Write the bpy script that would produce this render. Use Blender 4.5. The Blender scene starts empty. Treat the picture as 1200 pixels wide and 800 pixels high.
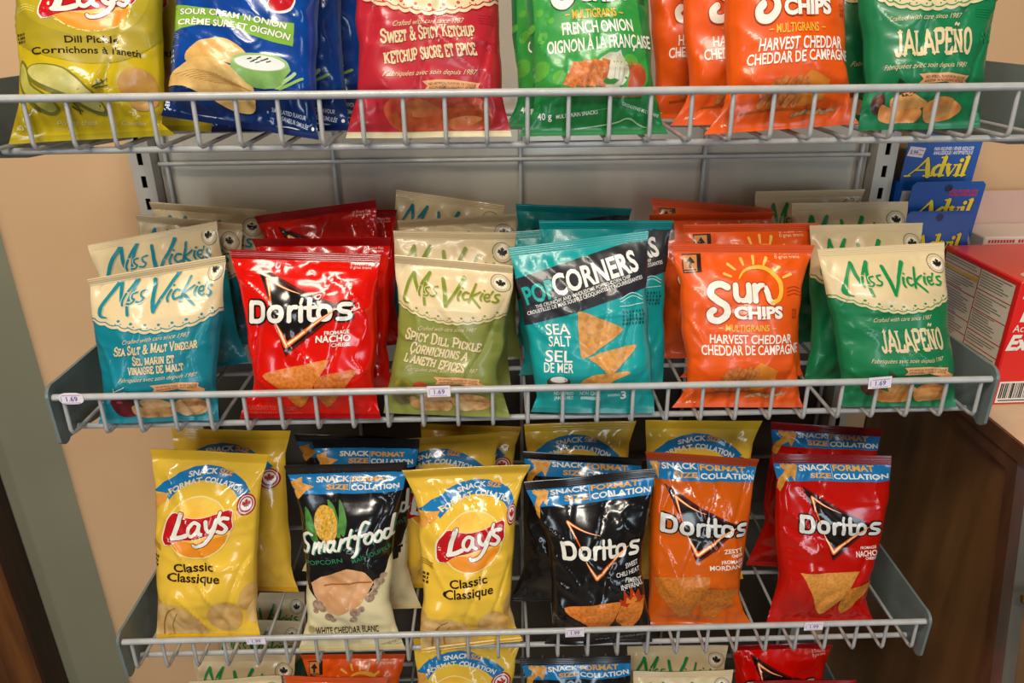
import bpy, math, random
import numpy as np
from mathutils import Vector, Matrix
from mathutils.geometry import tessellate_polygon

SC = bpy.context.scene
COL = SC.collection

# ------------------------------------------------------------------ camera
cd = bpy.data.cameras.new('camera'); cam = bpy.data.objects.new('camera', cd); COL.objects.link(cam)
F_PX, YAW, PITCH, ROLL = 881.3, .0208, .4097, .0102
m1 = np.array([[math.cos(YAW), -math.sin(YAW), 0], [math.sin(YAW), math.cos(YAW), 0], [0, 0, 1]])
m2 = np.array([[1, 0, 0], [0, math.cos(PITCH), -math.sin(PITCH)], [0, math.sin(PITCH), math.cos(PITCH)]])
m3 = np.array([[math.cos(ROLL), 0, -math.sin(ROLL)], [0, 1, 0], [math.sin(ROLL), 0, math.cos(ROLL)]])
R = m3 @ m2 @ m1
cam.matrix_world = Matrix(((R[0][0], R[2][0], -R[1][0], -.0281), (R[0][1], R[2][1], -R[1][1], -.643),
                           (R[0][2], R[2][2], -R[1][2], .6337), (0, 0, 0, 1)))
cd.sensor_width = 36; cd.lens = 36 * F_PX / 1200; cd.clip_start = .02
SC.camera = cam

# ------------------------------------------------------------------ light
SC.view_settings.view_transform = 'Standard'
try: SC.view_settings.look = 'None'
except Exception: pass
SC.view_settings.gamma = 1; SC.view_settings.use_curve_mapping = False
SC.view_settings.exposure = 0.0
w = bpy.data.worlds.new('world'); SC.world = w; w.use_nodes = True
bg = w.node_tree.nodes['Background']; bg.inputs[0].default_value = (1.0, .88, .74, 1); bg.inputs[1].default_value = .055

def area(name, loc, target, sx, sy, power, color):
    l = bpy.data.lights.new(name, 'AREA'); l.shape = 'RECTANGLE'; l.size = sx; l.size_y = sy
    l.energy = power; l.color = color
    o = bpy.data.objects.new(name, l); COL.objects.link(o); o.location = loc
    o.rotation_euler = (Vector(target) - Vector(loc)).to_track_quat('-Z', 'Y').to_euler()
    return o
area('ceiling_light', (-.45, -.80, 1.9), (0, .1, .2), .9, .35, 24, (1.0, .89, .73))
area('ceiling_light_far', (-.2, -2.2, 2.3), (0, .1, .3), 1.2, .3, 40, (1.0, .92, .80))
area('door_light', (.35, -3.0, .25), (0, .1, .2), .35, 1.5, 14, (.80, .92, 1.0))
area('window_light', (1.9, -2.2, .7), (0, .1, .3), .4, 1.1, 9, (.66, .86, 1.0))
area('window_light_left', (-1.9, -2.3, .5), (0, .1, .2), .35, 1.1, 9, (.86, .94, 1.0))

# ------------------------------------------------------------------ helpers
def lin(h):
    h = h.lstrip('#'); r = []
    for i in (0, 2, 4):
        c = int(h[i:i + 2], 16) / 255
        r.append(c / 12.92 if c <= .04045 else ((c + .055) / 1.055) ** 2.4)
    return (*r, 1)

_M = {}
def mat(name, hexc, rough=.4, metal=0, hex2=None, nscale=20., nmix=(.4, .6), bump=0, bscale=60., spec=.5, coords='Object', stretch=(1, 1, 1), coat=0):
    if name in _M: return _M[name]
    m = bpy.data.materials.new(name); m.use_nodes = True; nt = m.node_tree; N = nt.nodes; L = nt.links
    b = N['Principled BSDF']
    b.inputs['Base Color'].default_value = lin(hexc); b.inputs['Roughness'].default_value = rough
    b.inputs['Metallic'].default_value = metal; b.inputs['Specular IOR Level'].default_value = spec
    b.inputs['Coat Weight'].default_value = coat; b.inputs['Coat Roughness'].default_value = .08
    if hex2 or bump:
        tc = N.new('ShaderNodeTexCoord'); mp = N.new('ShaderNodeMapping'); mp.inputs['Scale'].default_value = stretch
        L.new(tc.outputs[coords], mp.inputs[0])
    if hex2:
        n = N.new('ShaderNodeTexNoise'); n.inputs['Scale'].default_value = nscale; n.inputs['Detail'].default_value = 5
        L.new(mp.outputs[0], n.inputs[0])
        r = N.new('ShaderNodeValToRGB'); r.color_ramp.elements[0].position = nmix[0]; r.color_ramp.elements[1].position = nmix[1]
        r.color_ramp.elements[0].color = lin(hexc); r.color_ramp.elements[1].color = lin(hex2)
        L.new(n.outputs[0], r.inputs[0]); L.new(r.outputs[0], b.inputs['Base Color'])
    if bump:
        n2 = N.new('ShaderNodeTexNoise'); n2.inputs['Scale'].default_value = bscale; n2.inputs['Detail'].default_value = 3
        L.new(mp.outputs[0], n2.inputs[0])
        bp = N.new('ShaderNodeBump'); bp.inputs['Strength'].default_value = bump; bp.inputs['Distance'].default_value = .002
        L.new(n2.outputs[0], bp.inputs['Height']); L.new(bp.outputs[0], b.inputs['Normal'])
    _M[name] = m
    return m

SHINE = {'matte': (.42, .25), 'gloss': (.18, .35), 'satin': (.34, .22)}
def film(hexc, kind='satin', hex2=None, nscale=12., nmix=(.4, .6)):
    r, c = SHINE[kind]
    return mat('printed_film_%s_%s_%s' % (hexc, kind, hex2), hexc, r, 0, hex2, nscale, nmix  , .05, 70., .5, 'UV' if hex2 else 'Object', coat=c)

def link(name, me, parent=None):
    o = bpy.data.objects.new(name, me); COL.objects.link(o)
    if parent is not None: o.parent = parent
    return o
def tag(o, label=None, cat=None, group=None, kind=None):
    if label: o['label'] = label
    if cat: o['category'] = cat
    if group: o['group'] = group
    if kind: o['kind'] = kind
    return o
def empty(name, loc=(0, 0, 0)):
    o = bpy.data.objects.new(name, None); o.empty_display_size = .02; COL.objects.link(o); o.location = loc
    return o

def np_mesh(name, V, Fs, mats, mi=None, uv=None, normals=None, smooth=True):
    """mesh from numpy vertices and a list of faces (tuples)"""
    me = bpy.data.meshes.new(name)
    V = np.asarray(V, np.float32)
    me.vertices.add(len(V)); me.vertices.foreach_set('co', V.ravel())
    if isinstance(Fs, np.ndarray):
        k = Fs.shape[1]; nf = len(Fs); lv = Fs.ravel(); ls = np.arange(nf) * k
    else:
        cnt = np.array([len(f) for f in Fs]); nf = len(Fs); lv = np.array([i for f in Fs for i in f]); ls = np.concatenate([[0], np.cumsum(cnt)[:-1]])
    me.loops.add(len(lv)); me.loops.foreach_set('vertex_index', lv.astype(np.int32))
    me.polygons.add(nf); me.polygons.foreach_set('loop_start', ls.astype(np.int32))
    for m in mats: me.materials.append(m)
    if mi is not None: me.polygons.foreach_set('material_index', np.asarray(mi, np.int32))
    me.polygons.foreach_set('use_smooth', np.full(nf, smooth))
    if uv is not None:
        l = me.uv_layers.new(name='UVMap'); l.data.foreach_set('uv', np.asarray(uv, np.float32)[lv].ravel())
    me.update(calc_edges=True); me.validate()
    if normals is not None:
        me.normals_split_custom_set_from_vertices([tuple(n) for n in normals])
    return me

class MB:
    """collects boxes, tubes and prisms, links them as one mesh"""
    def __init__(s): s.v = []; s.f = []; s.m = []; s.sm = []
    def add(s, v, f, m=0, sm=False):
        o = len(s.v); s.v += [tuple(p) for p in v]; s.f += [tuple(i + o for i in q) for q in f]; s.m += [m] * len(f); s.sm += [sm] * len(f)
    def hexa(s, p, m=0):
        s.add(p, [(0, 3, 2, 1), (4, 5, 6, 7), (0, 1, 5, 4), (1, 2, 6, 5), (2, 3, 7, 6), (3, 0, 4, 7)], m)
    def box(s, a, b, m=0, bev=0):
        (x0, y0, z0), (x1, y1, z1) = a, b
        if not bev:
            s.hexa([(x0, y0, z0), (x1, y0, z0), (x1, y1, z0), (x0, y1, z0), (x0, y0, z1), (x1, y0, z1), (x1, y1, z1), (x0, y1, z1)], m); return
        e = bev; ring = lambda k, z: [(x0 + k, y0, z), (x1 - k, y0, z), (x1, y0 + k, z), (x1, y1 - k, z), (x1 - k, y1, z), (x0 + k, y1, z), (x0, y1 - k, z), (x0, y0 + k, z)]
        def inner(z): return [(min(max(x, x0 + e), x1 - e), min(max(y, y0 + e), y1 - e), z) for x, y, z in ring(e, z)]
        R_ = [inner(z0), ring(e, z0 + e), ring(e, z1 - e), inner(z1)]
        v = sum(R_, []); f = []
        for i in range(3):
            for j in range(8): f.append((i * 8 + j, i * 8 + (j + 1) % 8, i * 8 + 8 + (j + 1) % 8, i * 8 + 8 + j))
        f += [tuple(range(7, -1, -1)), tuple(range(24, 32))]
        s.add(v, f, m)
    def tube(s, pts, r, n=8, m=0, cap=True):
        P = [Vector(p) for p in pts]; v = []; up = None
        for i, p in enumerate(P):
            t = (P[min(i + 1, len(P) - 1)] - P[max(i - 1, 0)]).normalized()
            if up is None: up = Vector((0, 0, 1)) if abs(t.z) < .9 else Vector((0, 1, 0))
            a = t.cross(up).normalized(); b = a.cross(t).normalized(); up = b
            for k in range(n):
                q = 2 * math.pi * k / n; v.append(p + a * (r * math.cos(q)) + b * (r * math.sin(q)))
        f = []
        for i in range(len(P) - 1):
            for k in range(n): f.append((i * n + k, i * n + (k + 1) % n, (i + 1) * n + (k + 1) % n, (i + 1) * n + k))
        s.add(v, f, m, True)
        if cap: s.add(v[:n], [tuple(range(n - 1, -1, -1))], m); s.add(v[-n:], [tuple(range(n))], m)
    def prism_x(s, yz, x0, x1, m=0):
        n = len(yz); v = [(x0, y, z) for y, z in yz] + [(x1, y, z) for y, z in yz]
        s.add(v, [tuple(range(n)), tuple(range(2 * n - 1, n - 1, -1))] + [(i, i + n, (i + 1) % n + n, (i + 1) % n) for i in range(n)], m)
    def lathe(s, prof, c, n=24, m=0):
        v = []; f = []
        for r, z in prof:
            for k in range(n): q = 2 * math.pi * k / n; v.append((c[0] + r * math.cos(q), c[1] + r * math.sin(q), c[2] + z))
        for i in range(len(prof) - 1):
            for k in range(n): f.append((i * n + k, i * n + (k + 1) % n, (i + 1) * n + (k + 1) % n, (i + 1) * n + k))
        s.add(v, f, m, True)
    def build(s, name, mats, parent=None):
        if not isinstance(mats, (list, tuple)): mats = [mats]
        me = np_mesh(name, np.array(s.v, float), s.f, mats, s.m)
        me.polygons.foreach_set('use_smooth', s.sm)
        return link(name, me, parent)

# ------------------------------------------------------------------ the setting
ZR = {1: .5755, 2: .3052, 3: 0., 4: -.27}      # height of each shelf's front rail
H_LIP, DEPTH, HALF, STEP = .0406, .262, .45, .034
wall_m = mat('painted_wall', '#cba67e', .75, hex2='#c49e76', nscale=3., bump=.06, bscale=150.)
wall2_m = mat('shade_toned_wall', '#8a8871', .75, hex2='#82806a', nscale=3., bump=.06, bscale=150.)  # grey-green tone paints in the low light of the passage
b = MB(); b.box((-.646, .305, -.9), (2.2, .40, 2.2)); tag(b.build('wall_back', wall_m), kind='structure')
# the back wall ends in a rounded outside corner at the left; the passage wall beyond has its shade put into the colour
r = .022; cx_ = -.668 + r
arc_ = [(cx_ - r * math.sin(a), .305 + r - r * math.cos(a)) for a in np.linspace(0, math.pi / 2, 9)]
b = MB(); n = len(arc_); b.add([(x, y, -.9) for x, y in arc_] + [(x, y, 2.2) for x, y in arc_], [(i, i + n, i + 1 + n, i + 1)[::-1] for i in range(n - 1)], 0, True)
q_ = [(-.668, .305 + r), (-.668, .45), (cx_, .45), (cx_, .305)]; b.add([(x, y, -.9) for x, y in q_] + [(x, y, 2.2) for x, y in q_], [(i, i + 4, i + 5, i + 1)[::-1] for i in range(3)], 0, False)
tag(b.build('trim_2', wall_m), kind='structure')
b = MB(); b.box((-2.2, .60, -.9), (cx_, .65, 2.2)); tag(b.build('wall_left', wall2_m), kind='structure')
b = MB(); b.box((-3, -4, -.95), (3, .4, -.9)); tag(b.build('floor', mat('floor_tile', '#8d7a66', .5, hex2='#7d6b58', nscale=6.)), kind='structure')
wood_m = mat('varnished_oak', '#7d4a20', .38, hex2='#4f2a12', nscale=9., nmix=(.35, .68), bump=.1, bscale=40., stretch=(4, 4, .35), coat=.2)
wood_d = mat('oak_edge', '#3c2010', .45, hex2='#2c160a', nscale=9., stretch=(4, 4, .4))
t = tag(empty('wood_cabinet', (-.97, .5, -.9)), 'dark varnished wood cabinet at the lower left edge beyond the wall corner', 'cabinet')
b = MB(); b.box((-.5, .04, 0), (-.024, .095, .93), 0, .002); b.build('cabinet_front', wood_m, t)
b = MB(); b.box((-.0235, .038, 0), (-.012, .095, .93), 0, .002); b.build('corner_post', wood_d, t)

steel = mat('grey_painted_wire', '#b2b2b1', .38, .0, hex2='#a6a6a5', nscale=40., bump=.05, bscale=300., coat=.3)
plate_m = mat('grey_painted_plate', '#6b7776', .42, 0, hex2='#64706f', nscale=15., coat=.2)
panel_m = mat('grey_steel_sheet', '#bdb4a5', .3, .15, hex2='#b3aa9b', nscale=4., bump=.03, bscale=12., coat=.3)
upr_m = mat('beige_steel_upright', '#b9b2a6', .42, .15)
dark_m = mat('slot_dark', '#15130f', .8)

# back panel: sheet, and a wire grid in front of it
bp = tag(empty('back_panel', (0, .29, -.9)), 'grey sheet metal back panel with a wire grid behind the chip bags', 'panel')
b = MB(); b.box((-.436, .006, 1.10), (.436, .0095, 1.95)); b.build('sheet', panel_m, bp)
b = MB(); b.box((-.436, .006, 0), (.436, .0095, 1.0995)); b.build('shaded_lower_sheet', mat('shade_toned_sheet', '#4c463c', .5, hex2='#443e35', nscale=4.), bp)  # panel colour darkened here to paint in the shade behind the lower shelves
for x in (-.426, -.224, .004, .231, .426):
    b = MB(); b.tube([(x, 0, .02), (x, 0, 1.93)], .0026); b.build('grid_wire', steel, bp)
for z in (.52, .94, 1.372, 1.62):
    b = MB(); b.tube([(-.434, -.0035, z), (.434, -.0035, z)], .0026); b.build('grid_wire', steel, bp)

# slotted uprights
for sx, lab in ((-1, 'beige slotted steel upright beside the bare wall'), (1, 'beige slotted steel upright beside the blue pill boxes')):
    u = tag(empty('slotted_upright', (sx * .45, .275, -.9)), lab, 'shelf upright', 'slotted steel uprights')
    b = MB(); w2 = .0125
    zs = [.03 + .027 * k for k in range(76)]
    # front face as two strips joined by bridges, so the slots are real holes
    b.box((-w2, 0, 0), (-.003, .002, 2.1)); b.box((.003, 0, 0), (w2, .002, 2.1))
    zz = 0
    for z in zs + [2.1 + .007]:
        b.box((-.003, 0, zz), (.003, .002, z - .007)); zz = z + .007
    b.box((-w2, .002, 0), (-w2 + .002, .028, 2.1)); b.box((w2 - .002, .002, 0), (w2, .028, 2.1))
    b.build('channel', upr_m, u)
    b = MB(); b.box((-.009, .014, .01), (.009, .016, 2.09)); b.build('channel_back', dark_m, u)

# ------------------------------------------------------------------ wire shelves
SHELF_LABEL = {1: 'grey wire basket shelf along the top holding seven colours of bags', 2: 'grey wire basket shelf in the middle with three price stickers',
               3: 'grey wire basket shelf holding yellow black orange and red snack bags in the lower part', 4: 'grey wire shelf at the very bottom under the lowest bags'}
SHELF_LABEL[1] = 'grey wire basket shelf above the others holding green blue and red chip bags'
for k in (1, 2, 3, 4):
    zr = ZR[k]; sh = tag(empty('wire_shelf', (0, 0, zr)), SHELF_LABEL[k], 'shelf', 'grey wire basket shelves')
    zf = -H_LIP
    b = MB(); b.tube([(-HALF, 0, 0), (HALF, 0, 0)], .0034, 10); b.build('front_rail', steel, sh)
    b = MB(); b.tube([(-HALF, .026, zf - .005), (HALF, .026, zf - .005)], .003, 10); b.build('lower_rail', steel, sh)
    b = MB(); b.tube([(-HALF, .258, zf - .005), (HALF, .258, zf - .005)], .0035, 10); b.build('back_rail', steel, sh)
    b = MB(); b.tube([(-HALF, .14, zf - .0048), (HALF, .14, zf - .0048)], .0028, 8); b.build('cross_rail', steel, sh)
    for i in range(27):
        x = (i - 13) * STEP
        b = MB(); b.tube([(x, .0015, -.001), (x, .0005, zf + .006), (x, .002, zf + .0015), (x, .006, zf), (x, .262, zf)], .0020, 7)
        b.build('floor_wire', steel, sh)
    for sx in (-1, 1):
        arc = lambda cy, cz, r, a0, a1: [(cy + r * math.cos(a), cz + r * math.sin(a)) for a in np.linspace(a0, a1, 6)]
        P = arc(.0035, zf - .001, .010, 1.15 * math.pi, 1.75 * math.pi) + [(.06, zf - .016), (.268, zf - .03), (.268, .014), (.012, .012)] + arc(.005, .001, .0115, math.pi * .5, math.pi * .95)
        b = MB(); x0 = sx * (HALF + .0005); b.prism_x(P, x0, x0 + sx * .003); b.build('end_plate', plate_m, sh)

# ------------------------------------------------------------------ printed artwork engine
_txt = {}
_cap = None
def text_geo(s, bold=0.0, space=1.0):
    """outline text as 2-D triangles, in font units (baseline 0, capital height 1)"""
    global _cap
    k = (s, round(bold, 4), space)
    if k in _txt: return _txt[k]
    def raw(t, bo, sp=1.0):
        c = bpy.data.curves.new('lettering', 'FONT'); c.body = t; c.size = 1; c.offset = bo; c.resolution_u = 3; c.space_character = sp
        o = bpy.data.objects.new('lettering', c); COL.objects.link(o)
        dg = bpy.context.evaluated_depsgraph_get(); me = o.evaluated_get(dg).to_mesh()
        n = len(me.vertices); V = np.zeros(n * 3, np.float32); me.vertices.foreach_get('co', V)
        me.calc_loop_triangles(); T = np.zeros(len(me.loop_triangles) * 3, np.int32); me.loop_triangles.foreach_get('vertices', T)
        o.evaluated_get(dg).to_mesh_clear(); bpy.data.objects.remove(o); bpy.data.curves.remove(c)
        return V.reshape(-1, 3)[:, :2].astype(float), T.reshape(-1, 3)
    if _cap is None: _cap = raw('H', 0)[0][:, 1].max()
    V, T = raw(s, bold, space); V0, _ = raw(s, 0, space)
    x0, x1 = V0[:, 0].min(), V0[:, 0].max()
    V = V.copy(); V[:, 0] = (V[:, 0] - x0) / max(x1 - x0, 1e-6); V[:, 1] /= _cap
    _txt[k] = (V, T); return V, T

# strokes of capital letters on a 0..1 height, for serif lettering: width, polylines
SF = {'A': (.78, [[(.05, 0), (.39, 1), (.73, 0)], [(.19, .33), (.59, .33)]]),
 'B': (.68, [[(.12, 0), (.12, 1)], [(.12, 1), (.42, 1), (.57, .9), (.57, .64), (.42, .53), (.12, .53)], [(.42, .53), (.62, .4), (.62, .12), (.45, 0), (.12, 0)]]),
 'C': (.68, [[(.62, .76), (.54, .94), (.36, 1), (.17, .86), (.1, .5), (.17, .14), (.36, 0), (.54, .06), (.62, .24)]]),
 'D': (.72, [[(.12, 0), (.12, 1)], [(.12, 1), (.38, 1), (.58, .84), (.64, .5), (.58, .16), (.38, 0), (.12, 0)]]),
 'E': (.64, [[(.12, 0), (.12, 1)], [(.12, 1), (.56, 1), (.56, .82)], [(.12, .52), (.46, .52)], [(.12, 0), (.58, 0), (.58, .2)]]),
 'G': (.72, [[(.62, .76), (.54, .94), (.36, 1), (.17, .86), (.1, .5), (.17, .14), (.36, 0), (.56, .06), (.62, .2), (.62, .44), (.44, .44)]]),
 'H': (.76, [[(.12, 0), (.12, 1)], [(.62, 0), (.62, 1)], [(.12, .52), (.62, .52)]]),
 'I': (.32, [[(.16, 0), (.16, 1)]]),
 'J': (.52, [[(.38, 1), (.38, .2), (.28, .02), (.12, .02), (.04, .2)]]),
 'K': (.74, [[(.12, 0), (.12, 1)], [(.6, 1), (.14, .42)], [(.28, .6), (.64, 0)]]),
 'L': (.6, [[(.12, 0), (.12, 1)], [(.12, 0), (.54, 0), (.54, .24)]]),
 'M': (.9, [[(.12, 0), (.12, 1)], [(.12, 1), (.44, .15), (.76, 1)], [(.76, 1), (.76, 0)]]),
 'N': (.76, [[(.12, 0), (.12, 1)], [(.12, 1), (.62, 0)], [(.62, 0), (.62, 1)]]),
 'O': (.74, [[(.36, 1), (.17, .86), (.1, .5), (.17, .14), (.36, 0), (.55, .14), (.62, .5), (.55, .86), (.36, 1)]]),
 'P': (.66, [[(.12, 0), (.12, 1)], [(.12, 1), (.44, 1), (.6, .88), (.6, .6), (.44, .46), (.12, .46)]]),
 'R': (.72, [[(.12, 0), (.12, 1)], [(.12, 1), (.44, 1), (.58, .88), (.58, .62), (.44, .5), (.12, .5)], [(.36, .5), (.64, 0)]]),
 'S': (.6, [[(.52, .8), (.42, .97), (.26, 1), (.12, .88), (.12, .66), (.28, .54), (.44, .44), (.53, .28), (.48, .08), (.3, 0), (.14, .06), (.06, .24)]]),
 'T': (.68, [[(.34, 0), (.34, 1)], [(.06, .78), (.06, 1), (.62, 1), (.62, .78)]]),
 'U': (.74, [[(.12, 1), (.12, .2), (.24, .02), (.48, .02), (.62, .2), (.62, 1)]]),
 'V': (.76, [[(.06, 1), (.38, 0), (.7, 1)]]),
 'W': (1.0, [[(.05, 1), (.27, 0), (.5, .9), (.73, 0), (.95, 1)]]),
 'X': (.74, [[(.08, 1), (.66, 0)], [(.66, 1), (.08, 0)]]),
 'Y': (.72, [[(.06, 1), (.36, .5), (.66, 1)], [(.36, .5), (.36, 0)]]),
 '&': (.78, [[(.7, .5), (.5, .08), (.26, 0), (.1, .16), (.14, .36), (.44, .64), (.46, .86), (.3, .98), (.18, .84), (.26, .6), (.7, 0)]]),
 "'": (.2, [[(.1, 1), (.08, .75)]]), ' ': (.3, [])}

def smooth_path(P, n=5, closed=False):
    P = [np.array(p, float) for p in P]
    if len(P) < 3: return np.array(P)
    out = []; m = len(P)
    rng = range(m) if closed else range(m - 1)
    for i in rng:
        p0 = P[(i - 1) % m] if closed or i > 0 else P[i]; p1 = P[i]; p2 = P[(i + 1) % m]
        p3 = P[(i + 2) % m] if closed or i + 2 < m else p2
        for k in range(n):
            t = k / n; out.append(.5 * ((2 * p1) + (-p0 + p2) * t + (2 * p0 - 5 * p1 + 4 * p2 - p3) * t * t + (-p0 + 3 * p1 - 3 * p2 + p3) * t ** 3))
    if not closed: out.append(P[-1])
    return np.array(out)

def stroke_geo(P, wid, closed=False, rnd=True):
    """ribbon with round joints; wid is one width or one per point"""
    P = np.asarray(P, float); keep = np.concatenate([[True], np.hypot(*(P[1:] - P[:-1]).T) > 1e-9]); P = P[keep]; m = len(P)
    W = np.full(m, wid, float) if np.isscalar(wid) else np.interp(np.linspace(0, 1, m), np.linspace(0, 1, len(wid)), wid)
    V = []; T = []
    for i in range(m if closed else m - 1):
        a, b = P[i], P[(i + 1) % m]; d = b - a; l = np.hypot(*d)
        if l < 1e-9: continue
        nn = np.array([-d[1], d[0]]) / l; o = len(V); wa, wb = W[i] / 2, W[(i + 1) % m] / 2
        V += [a + nn * wa, a - nn * wa, b - nn * wb, b + nn * wb]; T += [(o, o + 1, o + 2), (o, o + 2, o + 3)]
    if rnd:
        for i in range(m):
            o = len(V); K = 10; V.append(P[i])
            for k in range(K): q = 2 * math.pi * k / K; V.append(P[i] + np.array([math.cos(q), math.sin(q)]) * W[i] / 2)
            T += [(o, o + 1 + k, o + 1 + (k + 1) % K) for k in range(K)]
    return np.array(V), np.array(T, int)

def refine(V, T, thr):
    for _ in range(14):
        E_ = np.stack([np.linalg.norm(V[T[:, i]] - V[T[:, (i + 1) % 3]], axis=1) for i in range(3)], 1)
        j = E_.argmax(1); big = E_.max(1) > thr
        if not big.any(): break
        Tb = T[big]; jb = j[big]; r = np.arange(len(Tb))
        a = Tb[r, jb]; b_ = Tb[r, (jb + 1) % 3]; c = Tb[r, (jb + 2) % 3]
        mid = np.arange(len(Tb)) + len(V); V = np.vstack([V, (V[a] + V[b_]) / 2])
        T = np.vstack([T[~big], np.stack([a, mid, c], 1), np.stack([mid, b_, c], 1)])
    return V, T

def inside(poly, X):
    poly = np.asarray(poly); r = np.zeros(len(X), bool); j = len(poly) - 1
    for i in range(len(poly)):
        (xi, yi), (xj, yj) = poly[i], poly[j]
        with np.errstate(divide='ignore', invalid='ignore'):
            r ^= ((yi > X[:, 1]) != (yj > X[:, 1])) & (X[:, 0] < (xj - xi) * (X[:, 1] - yi) / (yj - yi + 1e-12) + xi)
        j = i
    return r

INSET_V = [0, .06, .16, .4, .75, .92, 1]
INSET = [0, .016, .03, .034, .024, .008, 0]
class Design:
    """flat artwork of one kind of packet, drawn in its own sheet coordinates (px on a frontal sketch, y down)"""
    def __init__(s, quad, base, kind='satin', L=None, R=None, top=None, bottom=None, refpx=5.0):
        s.base = film(base, kind); s.kind = kind; s.L = L or (INSET_V, INSET); s.R = R or (INSET_V, INSET)
        s.top = top or s.base; s.bottom = bottom or s.base
        s.mats = [s.base]; s.V = []; s.T = []; s.lay = []; s.mi = []; s.zones = []; s.n = 0
        s.quad(quad)
    def quad(s, q): s.q = [np.array(p, float) for p in q]; s.px = np.linalg.norm(s.q[3] - s.q[2])
    def to_uv(s, X, clamp=True):
        TL, TR, BR, BL = s.q; X = np.asarray(X, float); u = np.full(len(X), .5); v = np.full(len(X), .5)
        A = BL; B = BR - BL; C_ = TL - BL; D = TR - TL - BR + BL
        for _ in range(8):
            F = A + np.outer(u, B) + np.outer(v, C_) + np.outer(u * v, D) - X
            Fu = B + np.outer(v, D); Fv = C_ + np.outer(u, D)
            det = Fu[:, 0] * Fv[:, 1] - Fu[:, 1] * Fv[:, 0]
            u -= (F[:, 0] * Fv[:, 1] - F[:, 1] * Fv[:, 0]) / det; v -= (Fu[:, 0] * F[:, 1] - Fu[:, 1] * F[:, 0]) / det
        a = np.interp(v, *s.L); b_ = np.interp(v, *s.R)
        uv = np.stack([(u - a) / (1 - a - b_), v], 1)
        return np.clip(uv, .004, .996) if clamp else uv
    def m(s, c, **k):
        mt = c if not isinstance(c, str) else film(c, k.pop('kind', s.kind), **k)
        if mt not in s.mats: s.mats.append(mt)
        return s.mats.index(mt)
    def put(s, V, T, c, lay, thr=None):
        if len(T) == 0: return
        T = np.asarray(T, int); us, inv = np.unique(T, return_inverse=True); V = np.asarray(V, float)[us]; T = inv.reshape(-1, 3)
        V, T = refine(V, T, thr or s.px * .028)
        s.V.append(s.to_uv(V)); s.T.append(T + s.n); s.n += len(V)
        s.lay.append(np.full(len(V), lay, float)); s.mi.append(np.full(len(T), s.m(c)))
    def poly(s, P, c, lay=1, zone=None, sm=0):
        P = smooth_path(P, sm, True) if sm else np.asarray(P, float)
        T = tessellate_polygon([[Vector((x, y, 0)) for x, y in P]])
        if zone: s.zones.append((s.to_uv(P, False), s.m(c)))
        s.put(P, np.array(T), c, lay)
    def disc(s, c, rx, ry, col, lay=1, rot=0, a0=0, a1=360, n=36, zone=None):
        a = np.radians(np.linspace(a0, a1, n, endpoint=abs(a1 - a0) < 360)); x, y = rx * np.cos(a), ry * np.sin(a); q = math.radians(rot)
        s.poly(np.stack([c[0] + x * math.cos(q) - y * math.sin(q), c[1] + x * math.sin(q) + y * math.cos(q)], 1), col, lay, zone)
    def ring(s, c, r, wd, col, lay=1, ry=None):
        a = np.radians(np.arange(0, 360, 10)); s.ribbon(np.stack([c[0] + r * np.cos(a), c[1] + (ry or r) * np.sin(a)], 1), wd, col, lay, True)
    def st(s, P, wd, col, lay=2, sm=5, closed=False, xf=None, rnd=True):
        P = smooth_path(P, sm, closed) if sm else np.asarray(P, float)
        if xf: P = np.array([xf(*p) for p in P])
        s.ribbon(P, wd, col, lay, closed, rnd)
    def ribbon(s, P, wd, col, lay, closed=False, rnd=True, fn=lambda V: V):
        """pieces of one stroke sit a hair apart so that no two coincide"""
        P = np.asarray(P, float); P = P[np.concatenate([[True], np.hypot(*(P[1:] - P[:-1]).T) > 1e-9])]
        V, T = stroke_geo(P, wd, closed, rnd); V = fn(V); s.kk = (getattr(s, 'kk', 0) + 1) % 5; l = lay + .04 * s.kk
        seg = 2 * (len(P) if closed else len(P) - 1)
        seg = min(seg, len(T)); S_ = T[:seg]; ev = (np.arange(len(S_)) // 2) % 2 == 0
        for part, d in ((S_[ev], 0), (S_[~ev], .2), (T[seg:], .4)):
            if len(part): s.put(V, part, col, l + d)
    def _base(s, V, a, b_, h, shear, arc):
        a = np.array(a, float); b_ = np.array(b_, float); d = b_ - a; l = np.hypot(*d); d /= l; up = np.array([d[1], -d[0]])
        t = V[:, 0]; X = t * l + V[:, 1] * h * shear; Y = V[:, 1] * h
        al = -4 * arc * (1 - 2 * t) / l
        Px = X + np.sin(al) * Y * 1.0; Py = Y + arc * 4 * t * (1 - t)
        return a + np.outer(Px, d) + np.outer(Py, up)
    def tx(s, t, a, b_, h, col, lay=3, bold=.012, shear=0, arc=0, out=None, ow=.04):
        if out: V, T = text_geo(t, bold + ow); s.put(s._base(V, a, b_, h, shear, arc), T, out, lay - 1)
        V, T = text_geo(t, bold); s.put(s._base(V, a, b_, h, shear, arc), T, col, lay)
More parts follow.
